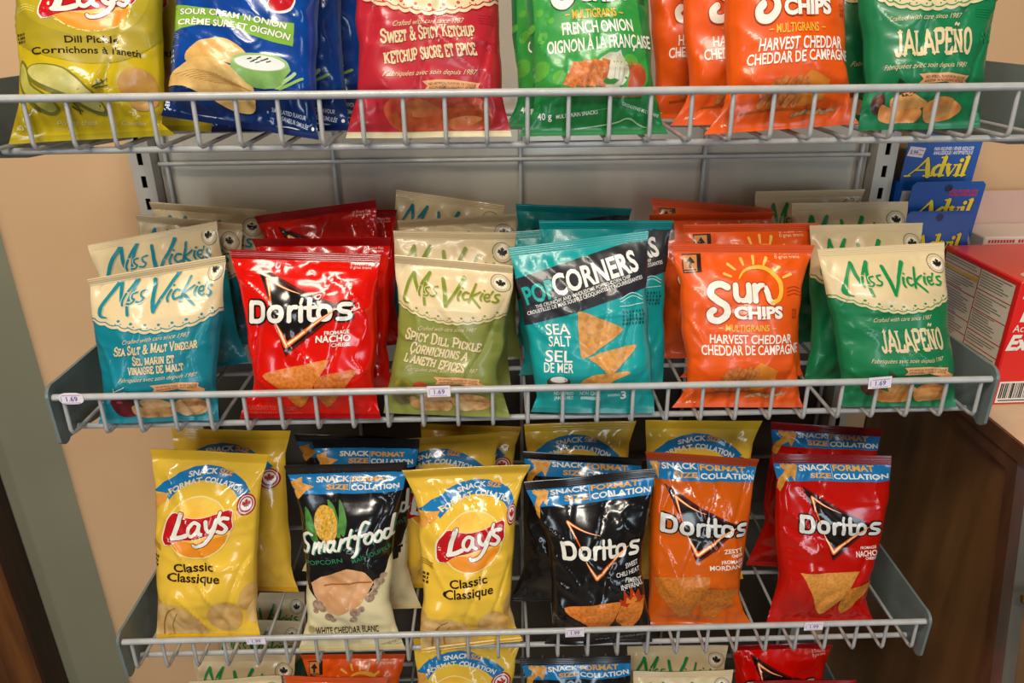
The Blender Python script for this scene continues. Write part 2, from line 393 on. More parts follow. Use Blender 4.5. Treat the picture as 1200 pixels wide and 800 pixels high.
    def serif(s, t, a, b_, h, col, lay=3, wd=.2, out=None, small=.78, serif=.17):
        """slab-serif capitals; lower case letters come as small capitals"""
        items = []; x = 0
        for ch in t:
            base = {'É': 'E', 'È': 'E', 'Ê': 'E', 'Ñ': 'N', 'Ç': 'C', 'À': 'A'}.get(ch.upper(), ch.upper())
            k = small if ch.islower() else 1.0
            wv, pl = SF[base]; items.append((x, k, pl, ch.upper())); x += (wv + .06) * k
        tot = x; geo = []
        for x, k, pl, ch in items:
            for p in pl:
                q = np.array(p) * k; sp = smooth_path(q, 4) if len(q) > 4 else q
                geo.append((sp + [x, 0], wd * (.9 if k < 1 else 1)))
                for e, nx in ((q[0], q[1]), (q[-1], q[-2])):
                    d = e - nx
                    if abs(d[1]) > 1.2 * abs(d[0]) and (abs(e[1]) < .02 or abs(e[1] - k) < .02) and abs(d[1]) > .3:
                        e2 = e + [0, .03 if e[1] < .1 else -.03]
                        geo.append((np.array([e2 - [serif * k, 0], e2 + [serif * k, 0]]) + [x, 0], .085))
            if ch == 'Ñ': geo.append((np.array([(.2, 1.2), (.32, 1.28), (.44, 1.18), (.56, 1.26)]) + [x, 0], .1))
            if ch in 'ÉÈ': geo.append((np.array([(.28, 1.1), (.42, 1.25)]) + [x, 0], .1))
        for mul, c, ly in (((0.13, out, lay - 1),) if out else ()) + ((0, col, lay),):
            for P, wv in geo:
                s.ribbon(P, wv + mul, c, ly, False, len(P) > 2 or mul > 0, lambda V: s._base(V / [tot, 1], a, b_, h, 0, 0))
    def done(s):
        if s.n: s.V = np.vstack(s.V); s.T = np.vstack(s.T); s.lay = np.concatenate(s.lay); s.mi = np.concatenate(s.mi)
        return s

# ------------------------------------------------------------------ packet geometry
def vnoise(x, y, seed):
    xi = np.floor(x).astype(np.int64); yi = np.floor(y).astype(np.int64); xf = x - xi; yf = y - yi
    def h(a, b_):
        n = (a * 374761393 + b_ * 668265263 + seed * 982451653) & 0x7fffffff
        n = ((n ^ (n >> 13)) * 1274126177) & 0x7fffffff
        return ((n ^ (n >> 16)) & 0xffff) / 65535. * 2 - 1
    sx = xf * xf * xf * (xf * (xf * 6 - 15) + 10); sy = yf * yf * yf * (yf * (yf * 6 - 15) + 10)
    return (h(xi, yi) * (1 - sx) + h(xi + 1, yi) * sx) * (1 - sy) + (h(xi, yi + 1) * (1 - sx) + h(xi + 1, yi + 1) * sx) * sy
def sstep(x, a, b_): t = np.clip((x - a) / (b_ - a), 0, 1); return t * t * (3 - 2 * t)

SEAL_LO, SEAL_HI = .030, .948
def packet(name, des, quad, seed, thick=.042, nu=44, nv=72, crumple=1.0, L=None, R=None, parent_props=None, tipf=None, keep=0.0, pu=None, pv=None):
    def reg(Q):   # where the print sits on this particular packet
        Q = np.array(Q, float)
        if pu: Q[:, 0] = np.interp(Q[:, 0], *pu)
        if pv: Q[:, 1] = np.interp(Q[:, 1], *pv)
        return Q
    BL, BR, TR, TL = [np.array(p, float) for p in quad]
    rnd = random.Random(seed)
    origin = (BL + BR) / 2
    t = np.linspace(0, 1, nu + 1); u = .45 * t + .55 * (.5 - .5 * np.cos(math.pi * t))
    v = np.sort(np.concatenate([np.linspace(0, SEAL_LO, 6), np.linspace(SEAL_LO, SEAL_HI, nv - 19)[1:], np.linspace(SEAL_HI, 1, 16)[1:]]))
    U, V = np.meshgrid(u, v); ex = BR - BL; ey = TL - BL; W = np.linalg.norm(ex); Hh = np.linalg.norm(ey)
    N0 = np.cross((BR + TR - BL - TL), (TL + TR - BL - BR)); N0 /= np.linalg.norm(N0)
    a = np.interp(V, *(L or des.L)); b_ = np.interp(V, *(R or des.R))
    puck = .010 * vnoise(V * 9, V * 0 + 3.3, seed) * sstep(V, .05, .2) * sstep(1 - V, .05, .2)
    puck2 = .010 * vnoise(V * 9, V * 0 + 7.7, seed + 5) * sstep(V, .05, .2) * sstep(1 - V, .05, .2)
    Ue = (a + puck) + U * (1 - a - b_ - puck - puck2)
    P = ((1 - Ue) * (1 - V))[..., None] * BL + (Ue * (1 - V))[..., None] * BR + (Ue * V)[..., None] * TR + ((1 - Ue) * V)[..., None] * TL
    mid = sstep(V, SEAL_LO, .30) ** .75 * sstep(1 - V, 1 - SEAL_HI, .36) ** .75
    bul = (4 * U * (1 - U)) ** .48 * mid
    mm = 1000.
    px_, py_ = U * W * mm, V * Hh * mm
    q = rnd.uniform(.4, 1.1); px2, py2 = px_ * math.cos(q) + py_ * math.sin(q), -px_ * math.sin(q) + py_ * math.cos(q)
    ridge = 1 - 2 * np.abs(vnoise(px2 / 34, py2 / 52, seed + 1)); ridge2 = 1 - 2 * np.abs(vnoise(px_ / 21 + .3 * py_ / 21, py_ / 30, seed + 2))
    inner = sstep(U, 0, .08) * sstep(1 - U, 0, .08) * sstep(V, SEAL_LO, .1) * sstep(1 - V, 1 - SEAL_HI, .1)
    sharp = lambda n, p: (1 - np.abs(n)) ** p
    wr = (.0012 * ridge + .0020 * vnoise(px_ / 45, py_ / 40, seed + 8) + .0026 * sharp(vnoise(px2 / 26, py2 / 75, seed + 11), 5) - .0022 * sharp(vnoise(px_ / 30 - .35 * py_ / 30, py_ / 80, seed + 12), 5)
          + .0012 * sharp(vnoise(px_ / 60 + .5 * py_ / 18, py_ / 15, seed + 13), 4)) * inner * crumple
    fan = (px_ - W * mm / 2)
    dT = (1 - V) * Hh * mm; dB = V * Hh * mm
    wr += .0022 * crumple * (1 - 2 * np.abs(vnoise(fan * (1 - .006 * dT) / 11, dT / 40, seed + 3))) * np.exp(-np.maximum(dT - 8, 0) / 16) * sstep(V, .6, .9) * sstep(1 - V, 1 - SEAL_HI, .10) * sstep(U, 0, .06) * sstep(1 - U, 0, .06)
    wr += .0026 * crumple * (1 - 2 * np.abs(vnoise(fan * (1 - .006 * dB) / 12, dB / 40, seed + 4))) * np.exp(-np.maximum(dB - 5, 0) / 16) * (1 - sstep(V, .1, .4)) * sstep(V, SEAL_LO, .08) * sstep(U, 0, .06) * sstep(1 - U, 0, .06)
    wave = .0035 * vnoise(U * 2.6, V * 0 + 1.5, seed + 6) * sstep(V, .86, 1) + .003 * vnoise(U * 3, V * 0 + 4.5, seed + 7) * (1 - sstep(V, 0, .12))
    tip = (tipf if tipf is not None else rnd.uniform(-.3, 1)) * .006
    wave = wave + tip * sstep(V, .93, 1) ** 1.5
    crimp = .00032 * np.sin(V * Hh * mm * 2 * math.pi / 1.9) * ((V < SEAL_LO) | (V > SEAL_HI))
    film_t = .00035
    front = thick * .56 * bul + wr + film_t; back = -thick * .44 * bul - film_t
    G = [P + (front + wave + crimp)[..., None] * N0, P + (back + wave + crimp)[..., None] * N0]
    up = np.array([0, 0, 1.])
    dz = -min(G[0][..., 2].min() - BL[2], 0) * 0
    def normals(g):
        du = np.gradient(g, axis=1); dv = np.gradient(g, axis=0); n = np.cross(du, dv); return n / np.maximum(np.linalg.norm(n, axis=2, keepdims=True), 1e-12)
    NF, NB = normals(G[0]), normals(G[1])
    # part meshes
    root = empty(name, origin)
    iv0 = int(np.searchsorted(v, SEAL_LO - 1e-6)); iv1 = int(np.searchsorted(v, SEAL_HI - 1e-6))
    def grid(r0, r1):
        n1 = nu + 1; rows = r1 - r0 + 1
        i = np.arange(rows - 1)[:, None] * n1 + np.arange(nu)[None]; i = i.ravel()
        Ff = np.stack([i, i + 1, i + 1 + n1, i + n1], 1); o = rows * n1; Fb = np.stack([i + o, i + n1 + o, i + 1 + n1 + o, i + 1 + o], 1)
        VV = np.vstack([G[0][r0:r1 + 1].reshape(-1, 3), G[1][r0:r1 + 1].reshape(-1, 3)]) - origin
        NN = np.vstack([NF[r0:r1 + 1].reshape(-1, 3), -NB[r0:r1 + 1].reshape(-1, 3)])
        # side and end strips close the sheet
        ls = np.arange(rows - 1) * n1; rs = ls + nu
        Fs = np.vstack([np.stack([ls, ls + n1, ls + n1 + o, ls + o], 1), np.stack([rs + n1, rs, rs + o, rs + n1 + o], 1)])
        cu = np.stack([U[r0:r1 + 1].ravel(), V[r0:r1 + 1].ravel()], 1)
        return VV, NN, Ff, Fb, Fs, cu, o
    def facemat(cu, Ff):
        mi = np.zeros(len(Ff), int)
        for pz, k in des.zones: mi[inside(reg(pz), cu)[Ff].all(1)] = k
        return mi
    # pouch with its print
    VV, NN, Ff, Fb, Fs, cu, o = grid(iv0, iv1)
    fm = facemat(cu, Ff); sm_ = np.concatenate([fm.reshape(-1, nu)[:, 0], fm.reshape(-1, nu)[:, -1]])
    F4 = np.vstack([Ff, Fb, Fs]); mi = np.concatenate([fm, fm, sm_]); UVc = np.vstack([cu, cu])
    faces = [tuple(f) for f in F4]
    if des.n:
        Q = reg(des.V); sel = des.T
        vc = Q[sel].mean(1)[:, 1]; ok = (vc > SEAL_LO + .002) & (vc < SEAL_HI - .002) & (vc > keep)
        sel = sel[ok]; smi = des.mi[ok]
        used = np.unique(sel); remap = np.full(len(Q), -1); remap[used] = np.arange(len(used))
        Q = Q[used]; lay = des.lay[used]; sel = remap[sel]
        iu = np.clip(np.searchsorted(u, Q[:, 0]) - 1, 0, nu - 1); iv = np.clip(np.searchsorted(v, Q[:, 1]) - 1, 0, len(v) - 2)
        fu = ((Q[:, 0] - u[iu]) / (u[iu + 1] - u[iu]))[:, None]; fv = ((Q[:, 1] - v[iv]) / np.maximum(v[iv + 1] - v[iv], 1e-9))[:, None]
        bil = lambda A: A[iv, iu] * (1 - fu) * (1 - fv) + A[iv, iu + 1] * fu * (1 - fv) + A[iv + 1, iu + 1] * fu * fv + A[iv + 1, iu] * (1 - fu) * fv
        n = bil(NF); n /= np.linalg.norm(n, axis=1, keepdims=True); p = bil(G[0]) + n * (.00025 + .00013 * lay)[:, None] - origin
        # wind towards the viewer
        a0, b0, c0 = p[sel[:, 0]], p[sel[:, 1]], p[sel[:, 2]]; flip = (np.cross(b0 - a0, c0 - a0) * n[sel[:, 0]]).sum(1) < 0
        sel[flip] = sel[flip][:, ::-1]
        ar = np.linalg.norm(np.cross(b0 - a0, c0 - a0), axis=1) > 1e-11; sel = sel[ar]; smi = smi[ar]
        base = len(VV); VV = np.vstack([VV, p]); NN = np.vstack([NN, n]); UVc = np.vstack([UVc, Q])
        faces += [tuple(f) for f in (sel + base)]; mi = np.concatenate([mi, smi])
    uvs = UVc * [W / .1, Hh / .1]
    link('pouch', np_mesh('pouch', VV, faces, des.mats, mi, uvs, NN), root)
    for nm, r0, r1, mt in (('bottom_seal', 0, iv0, des.bottom), ('top_seal', iv1, len(v) - 1, des.top)):
        VV, NN, Ff, Fb, Fs, cu, o = grid(r0, r1); n1 = nu + 1; e = np.arange(nu) + (0 if nm == 'bottom_seal' else (r1 - r0) * n1)
        Fe = np.stack([e, e + o, e + 1 + o, e + 1], 1)
        if nm == 'top_seal': Fe = Fe[:, ::-1]
        link(nm, np_mesh(nm, VV, np.vstack([Ff, Fb, Fs, Fe]), [mt], None, np.vstack([cu, cu]) * [W / .1, Hh / .1], NN), root)
    return root

# ------------------------------------------------------------------ artwork of each kind of packet
WHITE, CREAM = '#ece7da', '#dcc599'
DES = {}
def maple(d, c, r, col, lay=3):
    P = [(0, 1), (.06, .45), (.5, .55), (.42, .36), (.92, -.06), (.78, -.14), (.88, -.5), (.58, -.42), (.52, -.56), (.24, -.24), (.34, -.78), (.17, -.68), (0, -1)]
    P = [(x, -y) for x, y in P]; P = [(x, -y) for x, y in P]
    Q = P + [(-x, y) for x, y in P[-2:0:-1]]
    d.poly([(c[0] + x * r, c[1] + y * r) for x, y in Q], col, lay)

def dashes(d, a, b_, n, h, col, lay=3, seed=1):
    """unreadably small stamped codes"""
    rr = random.Random(seed); a = np.array(a, float); b_ = np.array(b_, float)
    for i in range(n):
        t = (i + .2) / n; t2 = t + rr.uniform(.35, .75) / n
        d.st([a + (b_ - a) * t, a + (b_ - a) * t2], h, col, lay, 0, rnd=False)

# --- script lettering shared by the cream topped packets
def script_name(d, col, sh, xf=lambda x, y: (x, y)):
    S = [([(132, 296), (114, 290), (109, 262), (122, 208), (150, 140)], [5, 9, 12, 12, 14]), ([(150, 140), (160, 190), (172, 232)], [14, 15, 12]), ([(172, 232), (196, 178), (222, 132)], [8, 11, 14]),
         ([(222, 132), (210, 180), (203, 240), (212, 289)], [14, 13, 10, 13]), ([(186, 204), (179, 232), (184, 250)], [10, 10, 9]), ([(228, 200), (212, 206), (214, 222), (226, 232), (216, 246), (202, 244)], 8),
         ([(264, 192), (247, 198), (249, 215), (261, 226), (252, 241), (236, 239)], 8), ([(285, 148), (296, 205), (312, 282)], [15, 17, 15]), ([(312, 282), (346, 205), (384, 124)], [12, 13, 17]),
         ([(370, 198), (361, 225), (366, 242)], [10, 10, 9]), ([(408, 200), (391, 198), (382, 218), (393, 234), (410, 228)], 9), ([(436, 146), (424, 195), (416, 244)], [9, 11, 11]), ([(460, 184), (440, 200), (424, 214), (440, 232), (470, 262)], [8, 9, 10, 11, 9]),
         ([(472, 190), (465, 212), (470, 226)], [9, 10, 8]), ([(484, 210), (502, 205), (500, 190), (486, 192), (482, 212), (494, 226), (508, 220)], 8), ([(514, 172), (508, 190)], [9, 5]), ([(546, 184), (530, 188), (532, 202), (546, 212), (538, 226), (522, 224)], 9)]
    dots = [(190, 186), (376, 178), (476, 174)]
    for off, c, ly, g in ((3.5, sh, 2, 1.0), (0, col, 3, 0)):
        for i, (P, w_) in enumerate(S):
            P2 = [xf(x + off, y + off * .8) for x, y in P]
            if i in (4, 5, 6):
                if c == col: d.st(P2, np.array(w_) * 1.12 + 7, CREAM, 4, 5); d.st(P2, np.array(w_) * 1.12, c, 5, 5)
            else: d.st(P2, (np.array(w_) * 1.12 + g), c, ly, 5)
        for x, y in dots: d.disc(xf(x + off, y + off * .8), 5 + g, 5 + g, c, ly, n=12)

MVQ = [(52, 84), (615, 22), (592, 772), (100, 782)]
def mv(key, field, ink, lines, art, seal=None, fade=None, badge='#f0e3c6', ribbon='#e2a673', nocare=False):
    d = Design(MVQ, field, 'satin', L=([0, .09, .2, .34, .46, .58, .75, 1], [0, .02, .055, .055, .05, .02, .012, 0]), R=([0, .2, .32, .5, .68, .82, 1], [0, .04, .04, .03, .01, .015, 0]), top=film('#d9c096', 'satin'), bottom=film(seal or field, 'satin')); DES[key] = d
    edge = [(40, 282), (75, 302), (130, 330), (200, 352), (265, 364), (330, 368), (400, 360), (470, 344), (540, 316), (600, 288), (640, 270)]
    ed = smooth_path(edge, 12); sc = []
    seg = np.linspace(0, len(ed) - 1, 121)
    for k, i in enumerate(seg):
        p = ed[int(i)]; sc.append((p[0], p[1] - 4 + 7 * abs(math.sin(math.pi * k / 8))))
    d.poly([(-60, 0), (700, 0)] + sc[::-1], CREAM, 1, zone=True)
    d.st(sc, 4.5, CREAM, 2, 0); d.st([(x, y - 11) for x, y in sc], 4, ink, 2, 0); d.st([(x, y + 3.5) for x, y in sc], 2.0, ink, 3, 0)
    for i in range(8):
        x = 175 + i * 54; y = float(np.interp(x, ed[:, 0], ed[:, 1])) - 31
        d.disc((x, y), 7, 5.5, ink, 2, n=12); d.disc((x - 11, y + 13), 3, 3, ink, 2, n=8); d.disc((x + 11, y + 13), 3, 3, ink, 2, n=8)
    script_name(d, ink, '#bfa877')
    d.ring((550, 122), 45, 2.5, '#3a352c', 2); d.ring((550, 122), 38, 10, '#cfc0a0', 2); d.disc((550, 122), 29, 29, badge, 2); maple(d, (550, 122), 26, '#1d1a17')
    for k, (t, a, b_, h) in enumerate(lines): d.serif(t, a, b_, h, CREAM, 4, .19)
    d.tx('Crafted with care since 1987', (200, 413), (458, 389), 17, CREAM, 3, .0, .45)
    d.tx('Fabriquées avec soin depuis 1987', (184, 579), (490, 562), 17, CREAM, 3, .0, .45)
    art(d)
    d.poly([(312, 592), (420, 584), (505, 590), (498, 606), (532, 622), (522, 640), (420, 614), (316, 626), (330, 608)], ribbon, 3)
    d.tx('NO ARTIFICIAL FLAVOURS OR COLOURS', (336, 606), (494, 603), 8, '#6b3a22', 4, .01, arc=3); d.tx('AUCUN ARÔME NI COLORANT ARTIFICIEL', (336, 618), (492, 613), 8, '#6b3a22', 4, .01, arc=3)
    for k in range(4): d.st([(516, 352 + k * 9), (570, 346 + k * 9)], 3, ink, 2, 0)
    dashes(d, (528, 440), (568, 436), 3, 14, ink, 3, 3); dashes(d, (528, 462), (568, 458), 3, 14, ink, 3, 4)
    return d.done()
def crisps(d, dark='#8d4a20', c1='#e0ab6e', c2='#e8bf8a'):
    A = lambda P, c, ly: d.poly(P, film(c, 'satin', hex2=dark if c == c1 else '#c98746', nscale=9, nmix=(.42, .75)), ly, sm=4)
    A([(250, 672), (300, 650), (350, 668), (380, 690), (330, 720), (270, 715)], c2, 2)
    A([(375, 690), (430, 662), (500, 670), (528, 700), (505, 735), (430, 748), (385, 730)], c1, 2)
    A([(205, 705), (222, 690), (250, 700), (300, 708), (350, 700), (375, 722), (360, 752), (300, 765), (240, 752), (212, 738)], c1, 3)
    A([(385, 722), (450, 700), (505, 706), (470, 730), (420, 752)], c2, 3)
def art_vinegar(d):
    d.poly([(146, 668), (190, 652), (230, 668), (236, 720), (205, 752), (160, 742)], film('#6e1420', 'satin', hex2='#3f0a14', nscale=6), 2, sm=4); d.disc((172, 676), 9, 6, '#a8485a', 3)
    d.st([(150, 640), (175, 618), (205, 600)], 4, '#cfe0d6', 2); d.st([(160, 640), (190, 628), (205, 622)], 4, '#cfe0d6', 2); d.st([(165, 625), (168, 606)], 3, '#cfe0d6', 2)
    crisps(d)
def art_jal(d):
    d.poly([(250, 606), (300, 640), (330, 622), (322, 650), (300, 668), (262, 650)], film('#3c4a26', 'satin', hex2='#1f2a14', nscale=6), 2, sm=3)
    d.disc((190, 690), 42, 36, film('#3a1d16', 'satin', hex2='#6b3522', nscale=8), 2); d.disc((196, 684), 22, 16, film('#7a4a2c', 'satin'), 3); crisps(d, '#c0642a', '#e39a52', '#e6a862')
def art_ketchup(d):
    d.poly([(205, 650), (290, 620), (380, 640), (500, 640), (535, 690), (520, 740), (380, 760), (230, 752), (190, 700)], film('#b8362a', 'satin', hex2='#d8603a', nscale=7), 1, sm=4); crisps(d, '#8c2a12', '#c45a2c', '#c8603a')
def art_dill(d):
    d.poly([(150, 640), (185, 610), (240, 650), (262, 690), (235, 720), (190, 700)], film('#a99a3c', 'satin', hex2='#6f742a', nscale=7), 2, sm=4)
    d.poly([(225, 640), (260, 618), (310, 648), (360, 650), (330, 668), (270, 662)], '#c5482c', 3, sm=3); d.disc((180, 700), 40, 34, film('#7a6a48', 'satin', hex2='#4e4a30', nscale=8), 2, 20); crisps(d)
mv('vinegar', '#0a7d8d', '#0b8191', [('Sea Salt & Malt Vinegar', (172, 462), (492, 440), 36), ('Sel marin et', (248, 503), (412, 496), 36), ('vinaigre de malt', (228, 545), (442, 532), 37)], art_vinegar)
mv('jalapeno', '#117546', '#0a8a48', [('JALAPEÑO', (232, 530), (512, 508), 82)], art_jal)
mv('ketchup', '#b3202c', '#c01c2c', [('Sweet & Spicy Ketchup', (172, 468), (500, 428), 42), ('ketchup sucré et épicé', (186, 536), (500, 492), 46)], art_ketchup, seal='#d8c9a0')
mv('dillmv', '#83873c', '#77881f', [('Spicy Dill Pickle', (150, 452), (485, 470), 40), ('Cornichons a', (184, 502), (440, 512), 40), ("l'aneth épicés", (172, 542), (440, 562), 40)], art_dill)
# the pickle packet's lettering sits lower on the right, as its left side is pulled up

# --- triangle logo packets
def tri_logo(d, xf, letters=WHITE, ink='#16110f', glow=True):
    X = lambda P: [xf(*p) for p in P]; k = abs(xf(1, 0)[0] - xf(0, 0)[0])
    if glow:
        d.poly(X([(140, 140), (320, 232), (478, 296), (470, 325), (276, 496), (228, 340), (196, 262)]), '#5a1414', 1)
    d.poly(X([(148, 154), (320, 244), (468, 300), (455, 322), (276, 484), (236, 335), (203, 262)]), ink, 2)
    for P, w_ in (([(186, 190), (250, 226), (322, 250)], [15, 8, 2]), ([(186, 190), (200, 240), (216, 292)], [15, 9, 3]), ([(238, 362), (256, 402), (281, 452)], [3, 13, 22]), ([(281, 452), (350, 392), (455, 312)], [22, 17, 4])):
        d.st(X(P), np.array(w_) * k, '#e8641c', 4); d.st(X(P), np.array(w_) * k * .42, '#fbe3b4', 5)
    L_ = [([(132, 284), (132, 358)], 21, 0), ([(132, 285), (168, 284), (184, 300), (184, 338), (166, 356), (132, 357)], 19, 4), ([(236, 300), (252, 306), (258, 326), (252, 346), (235, 352), (218, 346), (212, 326), (219, 306)], 18, -4),
          ([(286, 353), (286, 302)], 18, 0), ([(288, 316), (298, 302), (314, 300)], 17, 4), ([(331, 352), (331, 300)], 18, 0), ([(330, 286), (334, 270)], 12, 0), ([(363, 272), (363, 336), (372, 349), (388, 348)], 18, 3), ([(346, 303), (388, 300)], 14, 0),
          ([(420, 297), (436, 303), (442, 322), (436, 342), (420, 348), (404, 342), (398, 322), (404, 303)], 17, -4), ([(514, 292), (484, 292), (474, 304), (482, 316), (506, 322), (514, 334), (504, 346), (470, 346)], 17, 3)]
    for P, w_, smt in L_: d.st(X(P), (w_ + 13) * k, ink, 3, abs(smt), smt < 0)
    for P, w_, smt in L_: d.st(X(P), w_ * k, letters, 6, abs(smt), smt < 0)
    P = [(350, 392), (400, 352), (462, 308)]; d.st(X(P), np.array([15, 12, 3]) * k, '#e8641c', 7); d.st(X(P), np.array([6, 5, 1]) * k, '#fbd9a0', 8)
    P = [(207, 262), (213, 285), (222, 312)]; d.st(X(P), np.array([8, 6, 3]) * k, '#e8641c', 7)
def tortilla(d, P, lay=3, c='#e0842f', c2='#c26420'):
    d.poly(P, film(c, 'satin', hex2=c2, nscale=26, nmix=(.40, .66)), lay, sm=2)

d = DES['nacho'] = Design([(30, 75), (612, 100), (628, 772), (76, 768)], '#d80e02', 'gloss', top=film('#8f0a0e', 'gloss'), bottom=film('#a00a0e', 'gloss'),
    L=([0, .1, .185, .245, .39, .635, .82, .95, 1], [0, .04, .11, .123, .108, .075, .04, .01, 0]), R=([0, .1, .185, .3, .46, .7, .9, 1], [0, .03, .045, .055, .03, .03, .02, 0]))
tri_logo(d, lambda x, y: (x, y))
d.tx('FROMAGE', (420, 411), (510, 406), 15, WHITE, 4, .02); d.tx('NACHO', (390, 440), (514, 436), 25, WHITE, 4, .03); d.tx('CHEESE', (447, 459), (514, 456), 14, WHITE, 4, .02)
d.tx('0 Trans Fat', (497, 143), (578, 146), 10, '#f0c8c0', 3); d.tx('0 gras trans', (497, 156), (578, 159), 10, '#f0c8c0', 3)
tortilla(d, [(194, 592), (194, 566), (300, 538), (425, 510), (432, 528), (380, 620), (335, 704), (302, 706), (258, 642)]); tortilla(d, [(384, 632), (405, 575), (470, 562), (530, 552), (531, 576), (480, 650), (432, 712), (410, 704)], 4, '#d47428', '#ae5218')
d.tx('FLAVOURED TORTILLA CHIPS', (112, 728), (300, 732), 20, '#d65a48', 2, .0); d.tx('CHIPS TORTILLA AROMATISÉES', (112, 752), (322, 760), 16, '#d65a48', 2, .0)
d.done()

BANNER_BLUE = '#1878b4'
SNQ = [(70, 150), (490, 160), (430, 740), (50, 740)]
def straight_banner(d, wx=True):
    d.poly([(0, 158), (560, 166), (560, 242), (0, 234)], BANNER_BLUE, 1, zone=True)
    d.tx('SNACK', (174, 204), (282, 203), 16, WHITE, 3, .03); d.tx('FORMAT', (294, 205), (437, 208), 16, '#e8a63c', 3, .03)
    d.tx('SIZE', (212, 228), (283, 228), 15, '#e8a63c', 3, .03); d.tx('COLLATION', (293, 230), (475, 232), 16, WHITE, 3, .03); d.st([(288, 184), (288, 232)], 2, '#9fc9e4', 3, 0)
    d.poly([(100, 158), (170, 190), (149, 236), (137, 218), (116, 232), (98, 276), (88, 262), (94, 228), (116, 202), (100, 192)], film('#e6a440', 'satin', hex2='#c98628', nscale=14), 4, sm=0)
SX = lambda x, y: (160 + (x - 122) * .687, 343 + (y - 275) * .70 + (x - 122) * .05)
EDG = dict(L=([0, .1, .24, .31, .54, .85, .96, 1], [0, .04, .09, .105, .06, .05, .01, 0]), R=([0, .08, .17, .31, .54, .75, 1], [0, .06, .11, .09, .02, .0, 0]))
def snack(key, base, dark, lines, glow):
    d = DES[key] = Design(SNQ, base, 'gloss', top=film(dark, 'gloss'), bottom=film(base, 'gloss'), **EDG); straight_banner(d); tri_logo(d, SX, glow=glow, letters='#d9d6d2' if key != 'chili' else WHITE)
    for t, a, b_, h in lines: d.tx(t, a, b_, h, WHITE, 4, .02)
    return d
d = snack('nachosnack', '#b80d02', '#7d0a0c', [('FROMAGE', (366, 468), (420, 470), 10), ('NACHO', (348, 494), (421, 496), 19), ('CHEESE', (384, 508), (420, 509), 9)], True)
tortilla(d, [(166, 562), (180, 552), (340, 545), (350, 560), (300, 640), (252, 690), (234, 692), (205, 640)], 3, '#de9640', '#c67e30'); tortilla(d, [(308, 618), (318, 606), (390, 588), (396, 600), (360, 660), (330, 690), (312, 692), (300, 655)], 4, '#cd842e', '#ad641e'); d.done()
d = snack('zesty', '#cf5a0c', '#a53a0a', [('ZESTY', (350, 470), (410, 470), 14), ('CHEESE', (372, 484), (410, 484), 9), ('FROMAGE', (338, 505), (408, 505), 11), ('MORDANT', (302, 527), (408, 527), 16)], True)
tortilla(d, [(130, 580), (150, 565), (285, 550), (300, 565), (260, 650), (215, 700), (190, 690), (160, 640)], 3, '#cf7c2a', '#b5621a'); tortilla(d, [(270, 600), (290, 590), (375, 600), (380, 615), (320, 690), (290, 700), (262, 680)], 4, '#cb7624', '#ab5814'); d.done()
d = snack('chili', '#131112', '#1a1718', [], False)
d.quad([(35, 215), (480, 165), (470, 770), (110, 780)])
for t, a, b_, h in (('SWEET', (390, 478), (437, 470), 15), ('CHILI HEAT', (354, 507), (440, 494), 15), ('PIMENT', (382, 524), (438, 534), 15), ('INFERNAL', (362, 548), (440, 545), 15)): d.tx(t, a, b_, h, '#ded8d4', 4, .02, .15)
tortilla(d, [(184, 628), (200, 612), (330, 592), (355, 600), (320, 665), (290, 708), (266, 708), (215, 660)], 3); tortilla(d, [(338, 640), (360, 600), (425, 584), (428, 604), (400, 660), (374, 706), (352, 700), (325, 670)], 3)
d.poly([(352, 606), (350, 580), (362, 590), (368, 548), (382, 575), (392, 540), (402, 568), (415, 552), (418, 580), (430, 590), (410, 600), (385, 598), (370, 615)], '#b8320e', 4); d.poly([(368, 600), (374, 575), (384, 590), (396, 562), (404, 590), (390, 602)], '#e88a2c', 5)
d.tx('SUGAR', (285, 765), (330, 763), 12, '#8f8a88', 3); d.tx('FLAVOURED TORTILLA CHIPS', (155, 772), (262, 770), 10, '#7d7876', 3, 0); d.tx('CHIPS TORTILLA AROMATISÉES', (350, 755), (450, 735), 10, '#8f8a88', 3, 0)
d.done()

